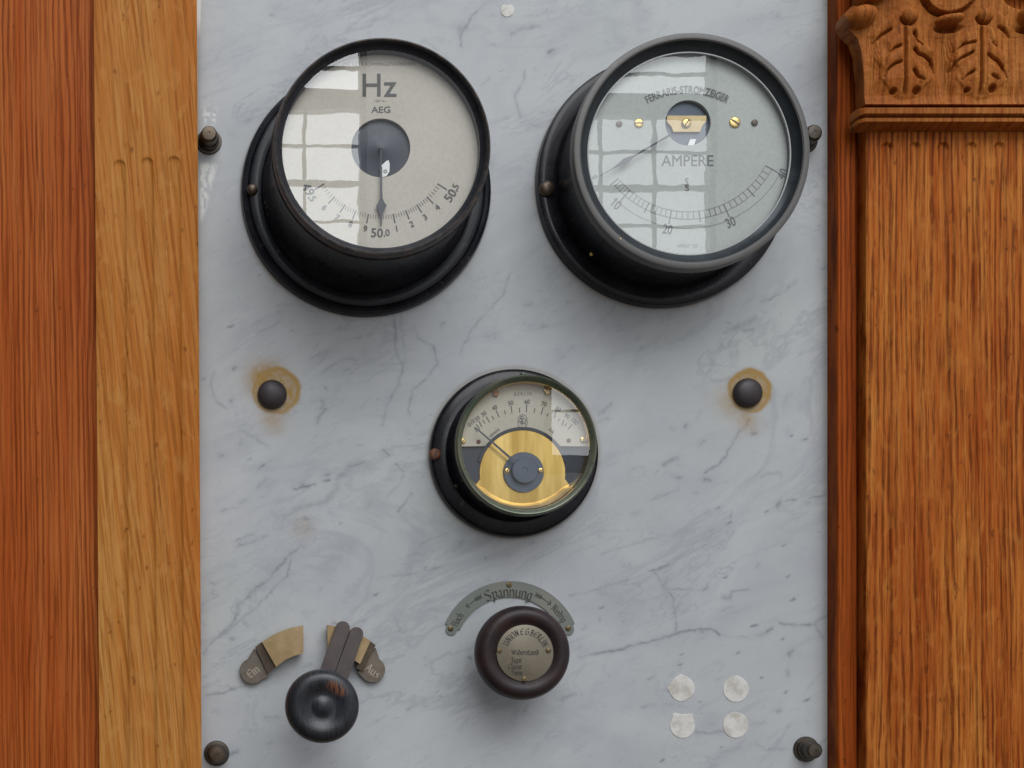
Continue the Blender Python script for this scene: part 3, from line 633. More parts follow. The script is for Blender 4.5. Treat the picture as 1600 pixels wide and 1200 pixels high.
# right: frame moulding next to the marble
hm = 0.0185
def ws(px, h):  # wall-size x of a photo px seen at height h
    return W(px, 600, h).x
mb = MB(); xl = ws(1308, hm); xr = ws(1352, hm); zt, zb = .42, -.42
prof = [(xl, -0.03), (xl, hm - .0025), (xl + .0012, hm), (ws(1338, hm), hm), (ws(1341, hm), hm - .003), (xr + .01, hm - .003), (xr + .01, -0.03)]
n = len(prof); nz = 2
for z in (zb, zt): mb.v += [(x, -h, z) for x, h in prof]
for i in range(n): mb.f.append((i, (i + 1) % n, n + (i + 1) % n, n + i))
mb.f.append(tuple(range(n))); mb.f.append(tuple(reversed(range(n, 2 * n))))
o = mb.build('frame_moulding', 'moulding_oak', smooth=20); tag(o, 'narrow dark reddish oak moulding strip along the right edge of the marble', 'moulding')
# right pilaster
PR = thing('carved_pilaster', 'golden oak pilaster with a carved acanthus leaf capital, right side', 'pilaster', W(1480, 1100, 0))
hs = 0.033
def rp_(X, Y):
    g = np.zeros_like(X)
    for cx in (1386, 1430, 1474, 1518, 1562, 1606): g += flute(X, Y, cx, 8.5, 222, 0.0016, 0) + .0030 * (np.abs(X - cx) < 8.2) * (Y > 231 - np.sqrt(np.clip(72 - (X - cx) ** 2, 0, 99))) * np.exp(-np.clip(Y - 231 + np.sqrt(np.clip(72 - (X - cx) ** 2, 0, 99)), 0, 99) / 5.0)
    return hs - g - 0.002 * np.clip((1357 - X) / 4, 0, 1) ** 2, hs
grid_obj('shaft', 1354, 1660, -120, 1260, 1.6, rp_, -0.03, 'streaky_oak', PR)
nk = MB(); h1, h2 = 0.0515, 0.0490
x0 = ws(1346, h1); xe = ws(1700, h1)
# necking: rounded torus above a thin fillet, running back along the left side
z = lambda py, h: W(0, py, h).z
pr = [(z(163, h1), .042), (z(165, h1), h1 - .004), (z(168, h1), h1), (z(177, h1), h1), (z(178.6, h1), h1 - .002), (z(179.4, h1), h2 - .006), (z(181.4, h1), h2 - .006), (z(182.2, h1), h2), (z(188, h1), h2), (z(189, h1), h2 - .002), (z(192.5, h1), .036)]
for k, (zz, hh) in enumerate(pr):
    xo = x0 + (h1 - hh) * 0.10
    nk.v += [(xo, -.030, zz), (xo, -hh + .004, zz), (xo + .004, -hh, zz), (xe, -hh, zz), (xe, -.030, zz)]
for k in range(len(pr) - 1):
    for i in range(4): a = k * 5 + i; nk.f.append((a, a + 1, a + 6, a + 5))
nk.f.append(tuple(range(5))); nk.f.append(tuple(reversed(range((len(pr) - 1) * 5, len(pr) * 5))))
nk.build('necking_moulding', 'carved_oak', PR, smooth=50)
hc = 0.046
def cap_h(X, Y):
    h = hc + 0.004 * np.clip((60 - Y) / 80, 0, 1) + .002 * np.clip((Y - 150) / 15, 0, 1)
    # bell sides: two concave faces meeting between the leaf stems
    h = h - 0.003 * np.exp(-((X - 1472) / 10) ** 2) * np.clip((Y - 40) / 40, 0, 1) * np.clip((165 - Y) / 30, 0, 1)
    h = h + 0.0035 * (np.exp(-((X - 1412) / 34) ** 2) + np.exp(-((X - 1530) / 34) ** 2)) * np.clip((165 - Y) / 40, 0, 1)
    for x in (1412, 1530):   # scalloped leaf mass either side of each stem
        sc_ = 43 + 4.5 * np.cos((Y - 92) / 5.2) + 2 * np.cos((X + Y) / 9.0)
        e_ = 1 - np.hypot((X - x) / sc_, (Y - 99) / 58)
        h = h + .0011 * np.clip(e_ * 12, 0, 1) + .0012 * np.clip(e_ * 2, 0, 1)
    def curve(pts, D_=.0046, lip=.0022, T=15.0):
        "one curled leaf lobe: a rounded band whose lower edge is undercut by a thin gouge line"
        nonlocal h
        p = sorted(pts); xs = [q[0] for q in p]; ys = [q[1] for q in p]
        yc = np.interp(X, xs, ys) + (X < xs[0]) * (xs[0] - X) * 0; slope = abs(ys[-1] - ys[0]) / max(1, xs[-1] - xs[0]); cs = 1 / math.hypot(1, slope)
        wide = np.clip((X - xs[0] + 5) / 5, 0, 1) * np.clip((xs[-1] + 5 - X) / 5, 0, 1)
        s_ = (Y - yc) * cs; q = (s_ + T / 2) / (T / 2)
        h = h + wide * lip * np.sqrt(np.clip(1 - q * q, 0, 1))
        d = np.full(X.shape, 1e9)
        for a, b in zip(pts, pts[1:]): d = np.minimum(d, segdist(X, Y - 1.2, a, b))
        e_ = np.clip(np.hypot(X - pts[-1][0], Y - pts[-1][1]) / 14, .25, 1)
        h = h - D_ * e_ * np.exp(-(d / (.8 + .7 * e_)) ** 2)
    for pts in ([(1389,47),(1374,56),(1364,68)], [(1424,80),(1430,87),(1440,90),(1449,96),(1455,103),(1458,114)], [(1402,74),(1394,77),(1387,84)], [(1403,99),(1396,101),(1388,106),(1382,113),(1379,122)], [(1515,84),(1508,88),(1497,93),(1489,101),(1483,112)],
                [(1539,88),(1545,93),(1554,98),(1562,106),(1567,114),(1569,124)], [(1558,43),(1567,48),(1575,58)], [(1423,112),(1430,122),(1440,127)], [(1516,114),(1507,119),(1500,127)], [(1424,54),(1427,66),(1436,74)], [(1518,69),(1502,71),(1489,82)], [(1545,70),(1552,76)], [(1546,120),(1556,126)]):
        curve(pts)
    for x0_, sg in ((1472, -1), (1472, 1), (1354, 1), (1588, -1)):   # shallow leaf creases fanning up from the foot
        for q in range(4):
            pts = [(x0_ + sg * (3 + q * 3.0), 160), (x0_ + sg * (5 + q * 4.0), 125), (x0_ + sg * (5 + q * 4.5) , 95), (x0_ + sg * (2 + q * 3), 60)]
            d = np.full(X.shape, 1e9)
            for p, q_ in zip(pts, pts[1:]): d = np.minimum(d, segdist(X, Y, p, q_))
            h = h - .0007 * np.exp(-(d / 1.1) ** 2)
    for x in (1412.5, 1530.5):   # stems
        m = np.clip((Y - 42) / 6, 0, 1) * np.clip((150 - Y) / 8, 0, 1)
        h = h + m * (.0016 * np.exp(-((X - x - 1.5) / 2.8) ** 2) - .0034 * np.exp(-((X - x + 3.2) / 1.2) ** 2)) - .0014 * np.exp(-(np.hypot((X - x) / 26, (Y - 155) / 10)) ** 2)
    for x, y, r in ((1394,144,5.5),(1430,143,6.5),(1509,142,4.5),(1548,140,7)): h = h - .0075 * np.exp(-(np.hypot(X - x, (Y - y) * 1.1) / (r * .85)) ** 4)
    for x, y, r in ((1378,130,14),(1450,128,14),(1492,130,14),(1574,130,14),(1372,95,13),(1452,82,11),(1492,98,11)): h = h + .0022 * np.exp(-(np.hypot(X - x, Y - y) / r) ** 2)
    for x, y, r, a in ((1415.5,29,12,.011),(1533,29,11.5,.010)): # buds, undercut below
        d = np.hypot(X - x, Y - y) / r; h = h + a * .5 * np.sqrt(np.clip(1 - d * d, 0, 1)) - .006 * np.exp(-((d - 1.08) / .11) ** 2) * np.clip((Y - y) / 6, 0, 1)
    for x, y, rx, ry, a, ua in ((1342,30,24,17,.014,0),(1480,33,22,8.5,.009,1),(1610,26,24,17,.018,1)): # volute tips
        d = np.hypot((X - x) / rx, (Y - y + (X - x) * .12) / ry); h = h + a * np.sqrt(np.clip(1 - d * d, 0, 1))
        if ua: h = h - .011 * np.exp(-(np.hypot((X - x) / (rx * .82), (Y - y - ry - 4) / 5.5)) ** 4)
    d = np.hypot(X - 1475, Y + 20) # roundel above, with a drilled eye
    h = h + .0055 * np.clip((45 - d) / 1.5, 0, 1) - .0055 * np.exp(-((d - 46.8) / 1.8) ** 2) - .008 * np.exp(-(np.hypot(X - 1477, Y + 5) / 8) ** 4)
    d = np.hypot(X - 1366, Y + 22); h = h + .012 * np.clip((27 - d) / 3, 0, 1)
    h = h - .016 * np.clip((12 - Y) / 8, 0, 1) * np.exp(-((X - 1336) / 30) ** 4) * (np.hypot(X - 1366, Y + 22) > 27) - .02 * np.exp(-(np.hypot((X - 1600) / 28, (Y + 2) / 14)) ** 4)
    h = h + .0009 * (fbm(X / 7, Y / 7, 71) - .5) + .0004 * (fbm(X / 2.5, Y / 2.5, 73) - .5)
    return h, hc
def capx(U, Y):
    left = np.interp(Y, [-80, 6, 14, 24, 34, 46, 60, 80, 120, 164], [1345, 1345, 1326, 1319, 1319, 1326, 1340, 1346, 1350, 1351])
    return left * (1 - U) + 1690 * U
grid_obj('capital', 1320, 1690, -80, 164, 0.8, cap_h, 0.030, 'carved_oak', PR, xw=capx)

# ================================================================== GAUGES
def ring_curve(rs): return rs
# ---- frequency meter ----
gx, gy = 571, 301; hz = H(.101)
c = W(gx, gy, 0)
G1 = thing('frequency_meter', 'round black gauge marked Hz with cream dial and needle pointing straight down', 'gauge', c, 'large round gauges')
lathe(pl([(194.5, 0), (195, .003), (193, .0075), (189, .0088), (184.5, .0078), (183.5, .0068), (181, .0095), (178, .0102), (167, .0104), (164, .0098), (163, .0086)]), c, 160).build('base_flange', 'black', G1, smooth=32)
lathe(pl([(163.5, .0085), (161.5, .011), (158, .016), (155, .022), (153.5, .032), (153, hz - .014), (153, hz - .010)]), c, 160).build('housing', 'black', G1, smooth=32)
k = F(hz)
rz = [(156.5 * S, hz - .012), (170.5 * k * .985, hz - .0105), (170.5 * k, hz - .009), (170.5 * k, hz - .002), (169.6 * k, hz - .0003), (167.5 * k, hz), (165.5 * k, hz - .0008), (163.5 * k, hz - .0035), (159.5 * k, hz - .0052), (155.5 * k, hz - .0062), (155 * k, hz - .0150)]
bz = lathe(rz[:7], c, 180).build('bezel', 'brown_rim', G1, smooth=32)
lathe(rz[6:], c, 180).build('inner_rim', 'black', G1, smooth=32)
hd = hz - .0145
lathe([(0.0, hd), (46 * F(hd), hd)][1:] + [(159 * k, hd)], c, 160)  # (unused shape check)
dm = MB(); cd = W(596, 231, hd)
# dial ring with hub opening placed where the pointer turns
def dial_ring(mb, cout, rout, cin, rin, h, n=128):
    v = []; f = []
    for i in range(n):
        a = 2 * math.pi * i / n; v.append((cout[0] + rout * math.cos(a), -h, cout[2] + rout * math.sin(a))); v.append((cin[0] + rin * math.cos(a), -h, cin[2] + rin * math.sin(a)))
        v.append((cin[0] + rin * math.cos(a), -h + .0035, cin[2] + rin * math.sin(a)))
    for i in range(n):
        j = (i + 1) % n; f.append((3 * i, 3 * j, 3 * j + 1, 3 * i + 1)); f.append((3 * i + 1, 3 * j + 1, 3 * j + 2, 3 * i + 2))
    mb.add(v, f)
dial_ring(dm, c, 157 * k, W(595, 231, hd), 46 * F(hd), hd)
d1 = dm.build('dial', 'cream_dial', G1); D1 = sub(d1, G1)
hub = lathe([(0, hd - .0022), (6 * F(hd), hd - .0022), (8 * F(hd), hd - .0029), (49 * F(hd), hd - .0033)], W(595, 231, hd), 64).build('hub_disc', 'hub_blue', G1, smooth=40)
um = MB(); um.lift = .00012; mm = MB(); mm.lift = .00012; lm = MB(); lm.lift = .00012; vm = MB(); vm.lift = .00012; tm = MB(); tm.lift = .00012; fm = MB(); fm.lift = .00012
text(um, 'H', 580.5, 133, hd, 35.5, 0, .92, .5); text(um, 'z', 609.5, 134.2, hd, 33.5, 0, 1.0, .6)
text(mm, 'AEG', 595, 171.5, hd, 9.5, 0, 1.15, .35); text(lm, 'MIT GETR.SCHWINGUNGSREIHEN', 592.5, 100, hd, 5.2, 0, .98); text(vm, '100 V~', 594.5, 158, hd, 4.4, 0, 1.1)
px_, py_ = 595, 232; angs = [0, 10.7, 21.8, 32.5, 43.6, 58]
for sg in (-1, 1):
    for i in range(6):
        a = R_(sg * angs[i]); sn, cs = math.sin(a), math.cos(a)
        if sg > 0 or i: line(tm, px_ + 104 * sn, py_ + 104 * cs, px_ + (122 if i in (0, 5) else 119) * sn, py_ + (122 if i in (0, 5) else 119) * cs, 2.2 if i != 0 else 1.6, hd)
        if i < 5:
            for q in range(1, 5):
                b = R_(sg * (angs[i] + (angs[i + 1] - angs[i]) * q / 5)); line(fm, px_ + 104 * math.sin(b), py_ + 104 * math.cos(b), px_ + 111 * math.sin(b), py_ + 111 * math.cos(b), .9, hd)
def dl(s, a, r, cap, b, mb=tm, cx=None, cy=None, wx=1.0):
    cx = px_ if cx is None else cx; cy = py_ if cy is None else cy
    text(mb, s, cx + r * math.sin(R_(a)), cy + r * math.cos(R_(a)), hd if mb is tm or mb is fm else hd, cap, a, wx, b)
dl('50', -2.6, 132, 13.5, .5); dl(',0', 3.9, 132, 10, .3); dl('49', -60.5, 130, 13.5, .45); dl(',5', -54.2, 132, 10, .3); dl('50', 56, 131, 13.5, .45); dl(',5', 62.4, 131, 10, .3)
for s_, a in (('6', -43.6), ('7', -32.3), ('8', -21.8), ('9', -10.9), ('1', 11.2), ('2', 22.2), ('3', 32.8), ('4', 43.8)): dl(s_, a, 127.5, 9, .15)
um.build('unit_lettering', 'print', D1); mm.build('maker_lettering', 'print', D1); lm.build('note_lettering', 'print_faint', D1); vm.build('voltage_lettering', 'print_faint', D1); tm.build('printed_scale', 'print', D1); fm.build('scale_ticks', 'print_faint', D1)
# pointer with diamond
hpn = hd + .0035; pm = MB(); q = [(594.3, 232), (595.7, 232), (595.9, 258), (597.3, 262), (597.2, 296), (597.8, 309), (600.5, 316), (604.5, 321), (600, 329), (597.4, 337), (596.3, 352), (595.0, 352), (594.0, 337), (591.5, 329), (587.5, 322), (591.5, 316), (594, 309), (594.0, 262), (594.6, 258)]
prism(outline(q, hpn), hpn - .0005, hpn, pm); lathe([(3.2 * F(hpn), hpn - .006), (3.2 * F(hpn), hpn), (2 * F(hpn), hpn + .0006), (0, hpn + .0008)], W(595, 231, hpn), 20, pm)
pm.build('pointer', 'pointer', G1, smooth=30)
tg = MB(); q = [(596.5, 258), (603, 252), (607, 250), (609, 256), (608.5, 268), (604, 275), (597, 277)]; prism(outline(q, hd + .0006), hd - .001, hd + .0006, tg); to = tg.build('zero_tag', 'white_tag', G1)
tt = MB(); tt.lift = .0001; text(tt, 'o', 602, 266.5, hd + .0006, 8, 0, 1, .2); tt.build('tag_mark', 'print', sub(to, G1))
lathe([(0, hz - .0062), (155.4 * k, hz - .0062)], c, 128).build('glass', 'glass', G1)
screw('screw', 394.5, 294, 8.6, .0098, .0050, 'dark_brass', G1, None, .9); screw('screw', 753, 286, 4.5, .0098, .0050, 'bolt', G1, None)
screw('set_screw', 488, 353, 3.4, H(.085), .0015, 'black', G1, 40)

# ---- ammeter ----
gx, gy = 1031, 287; ha = H(.0705); c = W(gx, gy, 0)
G2 = thing('ammeter', 'round gauge marked AMPERE with grey rim and pale green dial', 'gauge', c, 'large round gauges')
lathe(pl([(195, 0), (195.5, .004), (194, .0088), (190, .0102), (184, .0104), (172, .0106), (168, .0100), (166, .0092)]), c, 160).build('base_flange', 'black_b', G2, smooth=32)
k = F(ha)
lathe(pl([(166.5, .0090), (165.5, .012), (165.2, .02), (165, ha - .016), (165, ha - .012)]), c, 160).build('housing', 'black', G2, smooth=32)
o_ = 185.5
rz = [(163 * S, ha - .014), (o_ * k * .985, ha - .0125), (o_ * k, ha - .011), (o_ * k, ha - .003), ((o_ - 1.2) * k, ha - .0007), ((o_ - 4) * k, ha), (176 * k, ha - .0002), (174 * k, ha - .0012), (172 * k, ha - .0028), (166 * k, ha - .0050), (160.5 * k, ha - .0066), (160 * k, ha - .0150)]
lathe(rz[:8], c, 180).build('bezel', 'grey_rim', G2, smooth=36)
lathe(rz[7:], c, 180).build('inner_rim', 'inner_rim', G2, smooth=50)
lathe([(161 * k, ha - .0074), (160 * k, ha - .0065), (158.4 * k, ha - .0065), (158 * k, ha - .0074)], c, 180).build('dial_ring', 'pale_ring', G2, smooth=50)
hd = ha - .0130; dm = MB(); px_, py_ = 1074.5, 193
dial_ring(dm, c, 159.5 * k, W(1075, 192, hd), 35.5 * F(hd), hd); d2 = dm.build('dial', 'green_dial', G2); D2 = sub(d2, G2)
lathe([(0, hd - .0040), (40 * F(hd), hd - .0040)], W(1075, 192, hd), 64).build('hub_disc', 'blue_metal', G2)
bp = MB(); q = [(1042, 180.5), (1104, 180.5), (1104, 189), (1099, 195), (1094, 206), (1052, 206), (1049, 198), (1042, 190)]
prism(outline(q, hd - .0015), hd - .0038, hd - .0015, bp, .0003); bpo = bp.build('bridge_plate', 'dull_brass', G2)
screw('screw', 1073.5, 191.5, 7.6, hd - .0015, .0022, 'brass', G2, 55)
screw('screw', 1149, 190.5, 8.8, hd, .0014, 'brass', G2, -35); screw('screw', 1180, 191, 5.2, hd, .0016, 'dark_brass', G2, 60); screw('screw', 999, 192, 7.4, hd, .0013, 'brass', G2, 0); screw('screw', 968, 193, 5, hd, .0013, 'dark_brass', G2, 20)
tm = MB(); tm.lift = .00012; fm = MB(); fm.lift = .00012
um = MB(); um.lift = .00012; mm = MB(); mm.lift = .00012; em = MB(); em.lift = .00012; lm = MB(); lm.lift = .00012
text(um, 'AMPERE', 1074, 251, hd, 17, 0, .93, .15)
arc_text(mm, 'FERRARIS-STROMZEIGER', 1074, 272, 132, -29.5, 29.0, hd, 11.5, .72, bold=.2)
A_ = {0: -60, 5: -51.5, 10: -41, 15: -26, 20: -10.6, 25: 7.3, 30: 24, 35: 42.5, 40: 61.5}
ks = sorted(A_)
for i, v_ in enumerate(ks):
    a = R_(A_[v_]); r1 = 160 if v_ % 10 == 0 else 155
    if v_: line(tm, px_ + 138 * math.sin(a), py_ + 138 * math.cos(a), px_ + r1 * math.sin(a), py_ + r1 * math.cos(a), 1.7, hd)
    if v_ < 40 and v_ >= 5:
        for q in range(1, 5 if v_ >= 20 else 5):
            b = R_(A_[v_] + (A_[ks[i + 1]] - A_[v_]) * q / 5); line(fm, px_ + 138 * math.sin(b), py_ + 138 * math.cos(b), px_ + 149 * math.sin(b), py_ + 149 * math.cos(b), .9, hd)
arc(fm, px_, py_, 138, -50, 61.5, .6, hd); arc(fm, px_, py_, 149.5, -50, 61.5, .6, hd); arc(fm, px_, py_, 164, -45, 60, .5, hd)
for s_, a in (('0', -60), ('10', -41.4), ('20', -10.8), ('30', 23.5), ('40', 62)):
    r = 168; text(tm, s_, px_ + r * math.sin(R_(a)), py_ + r * math.cos(R_(a)), hd, 15 if s_ != '0' else 9, a, .72, .2)
text(em, 'S', 1073, 284, hd, 11, 0, .8, .3); text(em, 'S', 1073.5, 293, hd, 11, 0, .9, .3); text(em, 'H', 1073, 290, hd, 7, 0, .9); text(lm, '6702.4 * 22', 1074, 384, hd, 5, 0, .9)
um.build('unit_lettering', 'print_grey', D2); mm.build('title_lettering', 'print_grey', D2); em.build('emblem', 'print_faint', D2); lm.build('number_lettering', 'print_faint', D2); tm.build('printed_scale', 'print_grey', D2); fm.build('scale_ticks', 'print_faint', D2)
hpn = hd + .0050; pm = MB(); dx, dy = math.sin(R_(-59.7)), math.cos(R_(-59.7))
def along(r, o): return (px_ - 2 + r * dx + o * dy, py_ + 3 + r * dy - o * dx)
q = [along(30, 1.6), along(96, 1.5), along(104, 3.8), along(112, 4.6), along(122, 2.2), along(134, .7), along(155, .4), along(155, -.4), along(134, -.7), along(122, -2.2), along(112, -4.6), along(104, -3.8), along(96, -1.5), along(30, -1.6)]
prism(outline(q, hpn), hpn - .0005, hpn, pm); pm.build('pointer', 'pointer', G2)
tg = MB(); prism(outline([(1079, 217), (1088, 217), (1085, 226), (1075, 227)], hd), hd - .003, hd - .0005, tg); tg.build('pointer_stop', 'white_tag', G2)
lathe([(0, ha - .0071), (160.4 * k, ha - .0071)], c, 128).build('glass', 'glass', G2)
screw('screw', 857, 292, 12.2, .0103, .0060, 'dark_brass', G2, None, .95)
screw('set_screw', 925, 396, 3, H(.03), .002, 'brass', G2, None); screw('rim_screw', 970, 373, 2, ha - .002, .0022, 'dull_brass', G2, None)

# ---- small voltmeter ----
gx, gy = 801, 709.5; hv = H(.046); c = W(gx, gy, 0)
G3 = thing('voltmeter', 'small round gauge with greenish brass rim and brass plate inside the dial', 'gauge', c)
lathe(pl([(130.6, 0), (131, .0028), (130.6, .0062), (129.4, .0075), (128.5, .0068), (127, .0078), (125, .0086), (112, .0098), (108, .0100), (105.5, .0092)]), c, 140).build('base_flange', 'black_b', G3, smooth=32)
k = F(hv); o_ = 111.0
lathe(pl([(106, .0090), (103.5, .0125), (102.5, .017), (102, hv - .012), (102, hv - .008)]), c, 140).build('housing', 'black_b', G3, smooth=32)
rz = [(100 * S, hv - .011), (o_ * k * .98, hv - .0095), (o_ * k, hv - .008), (o_ * k, hv - .003), ((o_ - 1) * k, hv - .001), ((o_ - 3) * k, hv), ((o_ - 5) * k, hv - .0003), ((o_ - 8.5) * k, hv - .0030), ((o_ - 10.5) * k, hv - .0036)]
lathe(rz, c, 150).build('bezel', 'green_rim', G3, smooth=50)
hd = hv - .0125
lathe([(100.6 * k, hv - .0036), (99.6 * k, hv - .0060), (99.0 * k, hd - .004)], c, 140).build('inner_rim', 'brass', G3, smooth=50)
lathe([(0, hd - .0028), (100 * k, hd - .0028)], c, 100).build('back_plate', 'dark_back', G3)
# brass plate: round-headed, splayed at the foot
def circ(cx, cy, r, a0, a1, n): return [(cx + r * math.sin(R_(a0 + (a1 - a0) * i / n)), cy - r * math.cos(R_(a0 + (a1 - a0) * i / n))) for i in range(n + 1)]
q = circ(816.5, 739, 67, -98, 98, 48) + [(893, 762), (880, 776), (858, 788), (835, 794), (806, 795), (780, 787), (758, 772), (744, 757)]
bp = MB(); prism(outline(q, hd - .0012), hd - .0026, hd - .0012, bp, .0003); bp.build('brass_plate', 'brass_plate', G3)
mb = MB(); n = 40
for i in range(n + 1):
    a = R_(118 + 124 * i / n); e_ = min(1, min(i, n - i) / 6)
    for rr, hh in ((98.5, hv - .0066), (98.5 - 9 * e_, hd + .0005), (98.5 - 10 * e_, hd - .0012)):
        q = (rr * k * math.sin(a), rr * k * math.cos(a)); mb.v.append((c.x + q[0], -hh, c.z + q[1]))
for i in range(n):
    for j in range(2): mb.f.append((3 * i + j, 3 * i + j + 1, 3 * i + j + 4, 3 * i + j + 3))
mb.build('turned_lip', 'pale_brass', G3, smooth=50)
# silvered dial, an arch above the brass
cc = W(gx, gy, hd); pt = circ(821, 694, 101, -91.5, 91.5, 48)
arch = circ(816.5, 739, 71, 54, -54, 32)
q = pt + arch
mb = MB(); ol = outline(q, hd); n = len(ol)
def strip(outer, inner, h0, h1, mb):
    "sheet between two curves of equal count"
    A = outline(outer, h1); B = outline(inner, h1); m = len(A); v = [(x, -h1, z) for x, z in A] + [(x, -h1, z) for x, z in B] + [(x, -h0, z) for x, z in B] + [(x, -h0, z) for x, z in A]
    f = []
    for i in range(m - 1): f += [(i, i + 1, m + i + 1, m + i), (m + i, m + i + 1, 2 * m + i + 1, 2 * m + i), (3 * m + i, 3 * m + i + 1, i + 1, i)]
    f += [(0, m, 2 * m, 3 * m), (m - 1, 2 * m - 1, 3 * m - 1, 4 * m - 1)]
    mb.add(v, f)
outer = circ(821, 694, 101, -92, 92, 60)
inner = [(755 + 0, 697)] + circ(816.5, 739, 72, -54, 54, 58) + [(878, 697)]
strip(outer, inner, hd - .0018, hd, mb); d3 = mb.build('dial', 'silver_dial', G3); D3 = sub(d3, G3)
mb = MB(); strip(circ(816.5, 739, 71.6, -75, 75, 50), circ(816.5, 739, 67.4, -75, 75, 50), hd - .0026, hd - .0004, mb); mb.build('arch_trim', 'dark_back', G3)
tm = MB(); tm.lift = .00012; fm = MB(); fm.lift = .00012
MJ = [(741,668,746,675),(744,663,750,671),(748.4,658,753,667),(759.4,651,765,660),(775,641,780,652),(798.4,634,800,646),(823,632,822.6,644),(848.6,636,845.4,648),(869,642,866,653),(881,656,878,665),(894,663,888,670)]
MN = [(754,656,758,662),(768.6,650,772,656),(788,641,790,648),(811.6,637,812,645),(836,637.6,834.4,645),(857,646,854.4,650.5),(874,654,872,658.5),(885.5,661,882.5,666)]
for q in MJ: line(tm, *q, 1.7, hd)
for q in MN: line(tm, *q, 1.5, hd)
for s_, x, y, a in (('0', 733, 664, 48), ('10', 738, 659, 45), ('20', 745.5, 654, 40), ('30', 756, 646.5, 34), ('40', 772.6, 637, 26), ('50', 798, 629.5, 12), ('60', 823.6, 627.5, 0), ('70', 850, 631, -12), ('80', 872, 639, -24), ('90', 886, 650, -36), ('100', 898, 658.5, -44)): text(tm, s_, x, y, hd, 6.4, a, .95, .12)
um = MB(); um.lift = .00012; mm = MB(); mm.lift = .00012; em = MB(); em.lift = .00012; lm = MB(); lm.lift = .00012
arc_text(um, 'BERLIN', 820, 720, 105, -9.5, 6.5, hd, 5.2, .9); text(mm, 'SIEMENS', 772.5, 676.5, hd, 4.0, 40, .9, .1); text(lm, 'A.G.', 862, 673, hd, 4.0, -32, 1.0, .1)
arc(em, 816.5, 655, 7, 60, 390, 1.0, hd, 20); arc(em, 816.5, 661, 7.5, 0, 330, 1.0, hd, 20); text(em, 'S', 815, 655, hd, 10, 0, 1, .1); text(em, 'H', 818, 661, hd, 8, 0, 1, .1)
for x, y in ((748, 690), (889, 688)): screw('dial_screw', x, y, 3.4, hd, .0008, 'rust_screw', G3, 50)
um.build('title_lettering', 'print', D3); mm.build('maker_lettering', 'print_faint', D3); lm.build('suffix_lettering', 'print_faint', D3); em.build('emblem', 'print_faint', D3); tm.build('printed_scale', 'print', D3)
hh = hd
lathe([(31.5 * F(hh), hd - .003), (31.5 * F(hh), hd + .0006), (30.5 * F(hh), hd + .0012), (0, hd + .0012)], W(818, 738, hh), 64).build('hub_disc', 'blue_metal', G3, smooth=40)
hh = hd + .0055
lathe([(21 * F(hh), hd), (20.3 * F(hh), hh - .0005), (19.3 * F(hh), hh), (4.5 * F(hh), hh), (4 * F(hh), hh - .0004), (0, hh - .0004)], W(820.5, 734.5, hh), 64).build('hub_cap', 'blue_metal', G3, smooth=40)
screw('screw', 793, 735.5, 4.6, hd + .0012, .0012, 'brass', G3, 70); screw('screw', 845, 735, 4.4, hd + .0012, .0012, 'brass', G3, 20)
screw('screw', 723.5, 689, 4.6, hd, .0012, 'brass', G3, 60); screw('screw', 912, 687, 5.4, hd, .0012, 'brass', G3, 80)
for x, y, a, m in ((775.5, 614, 15, 'copper_clip'), (855, 610.5, -20, 'dull_brass')):
    mb = MB(); ca, sa = math.cos(R_(a)), math.sin(R_(a)); q = [(-5, -4), (-1.5, -4.5), (-1, -1), (1, -1), (1.5, -4.5), (5, -4), (3.5, 5), (-3, 5.5)]
    prism(outline([(x + u * ca - v_ * sa, y + u * sa + v_ * ca) for u, v_ in q], hd + .002), hd - .001, hd + .002, mb, .0002); mb.build('clip', m, G3)
hpn = hd + .0066; pm = MB(); p0, p1 = (805, 722), (742.5, 667.5); L = math.hypot(p1[0] - p0[0], p1[1] - p0[1]); ux, uy = (p1[0] - p0[0]) / L, (p1[1] - p0[1]) / L
al = lambda r, o: (p0[0] + r * ux - o * uy, p0[1] + r * uy + o * ux)
prism(outline([al(0, 1.9), al(40, 1.6), al(L - 4, 1.0), al(L, .4), al(L, -.4), al(L - 4, -1.0), al(40, -1.6), al(0, -1.9)], hpn), hpn - .0005, hpn, pm); pm.build('pointer', 'pointer', G3)
lathe([(0, hv - .0044), (99.9 * k, hv - .0044)], c, 128).build('glass', 'glass', G3)
screw('screw', 680.5, 709, 9.2, .0084, .0042, 'rust_screw', G3, 72, .7); screw('set_screw', 724, 750, 2.8, H(.032), .0015, 'dark_brass', G3, None); screw('set_screw', 713, 759, 2.6, H(.018), .0015, 'dark_brass', G3, None); screw('rim_screw', 818, 584, 4, hv - .010, .006, 'green_rim', G3, None)

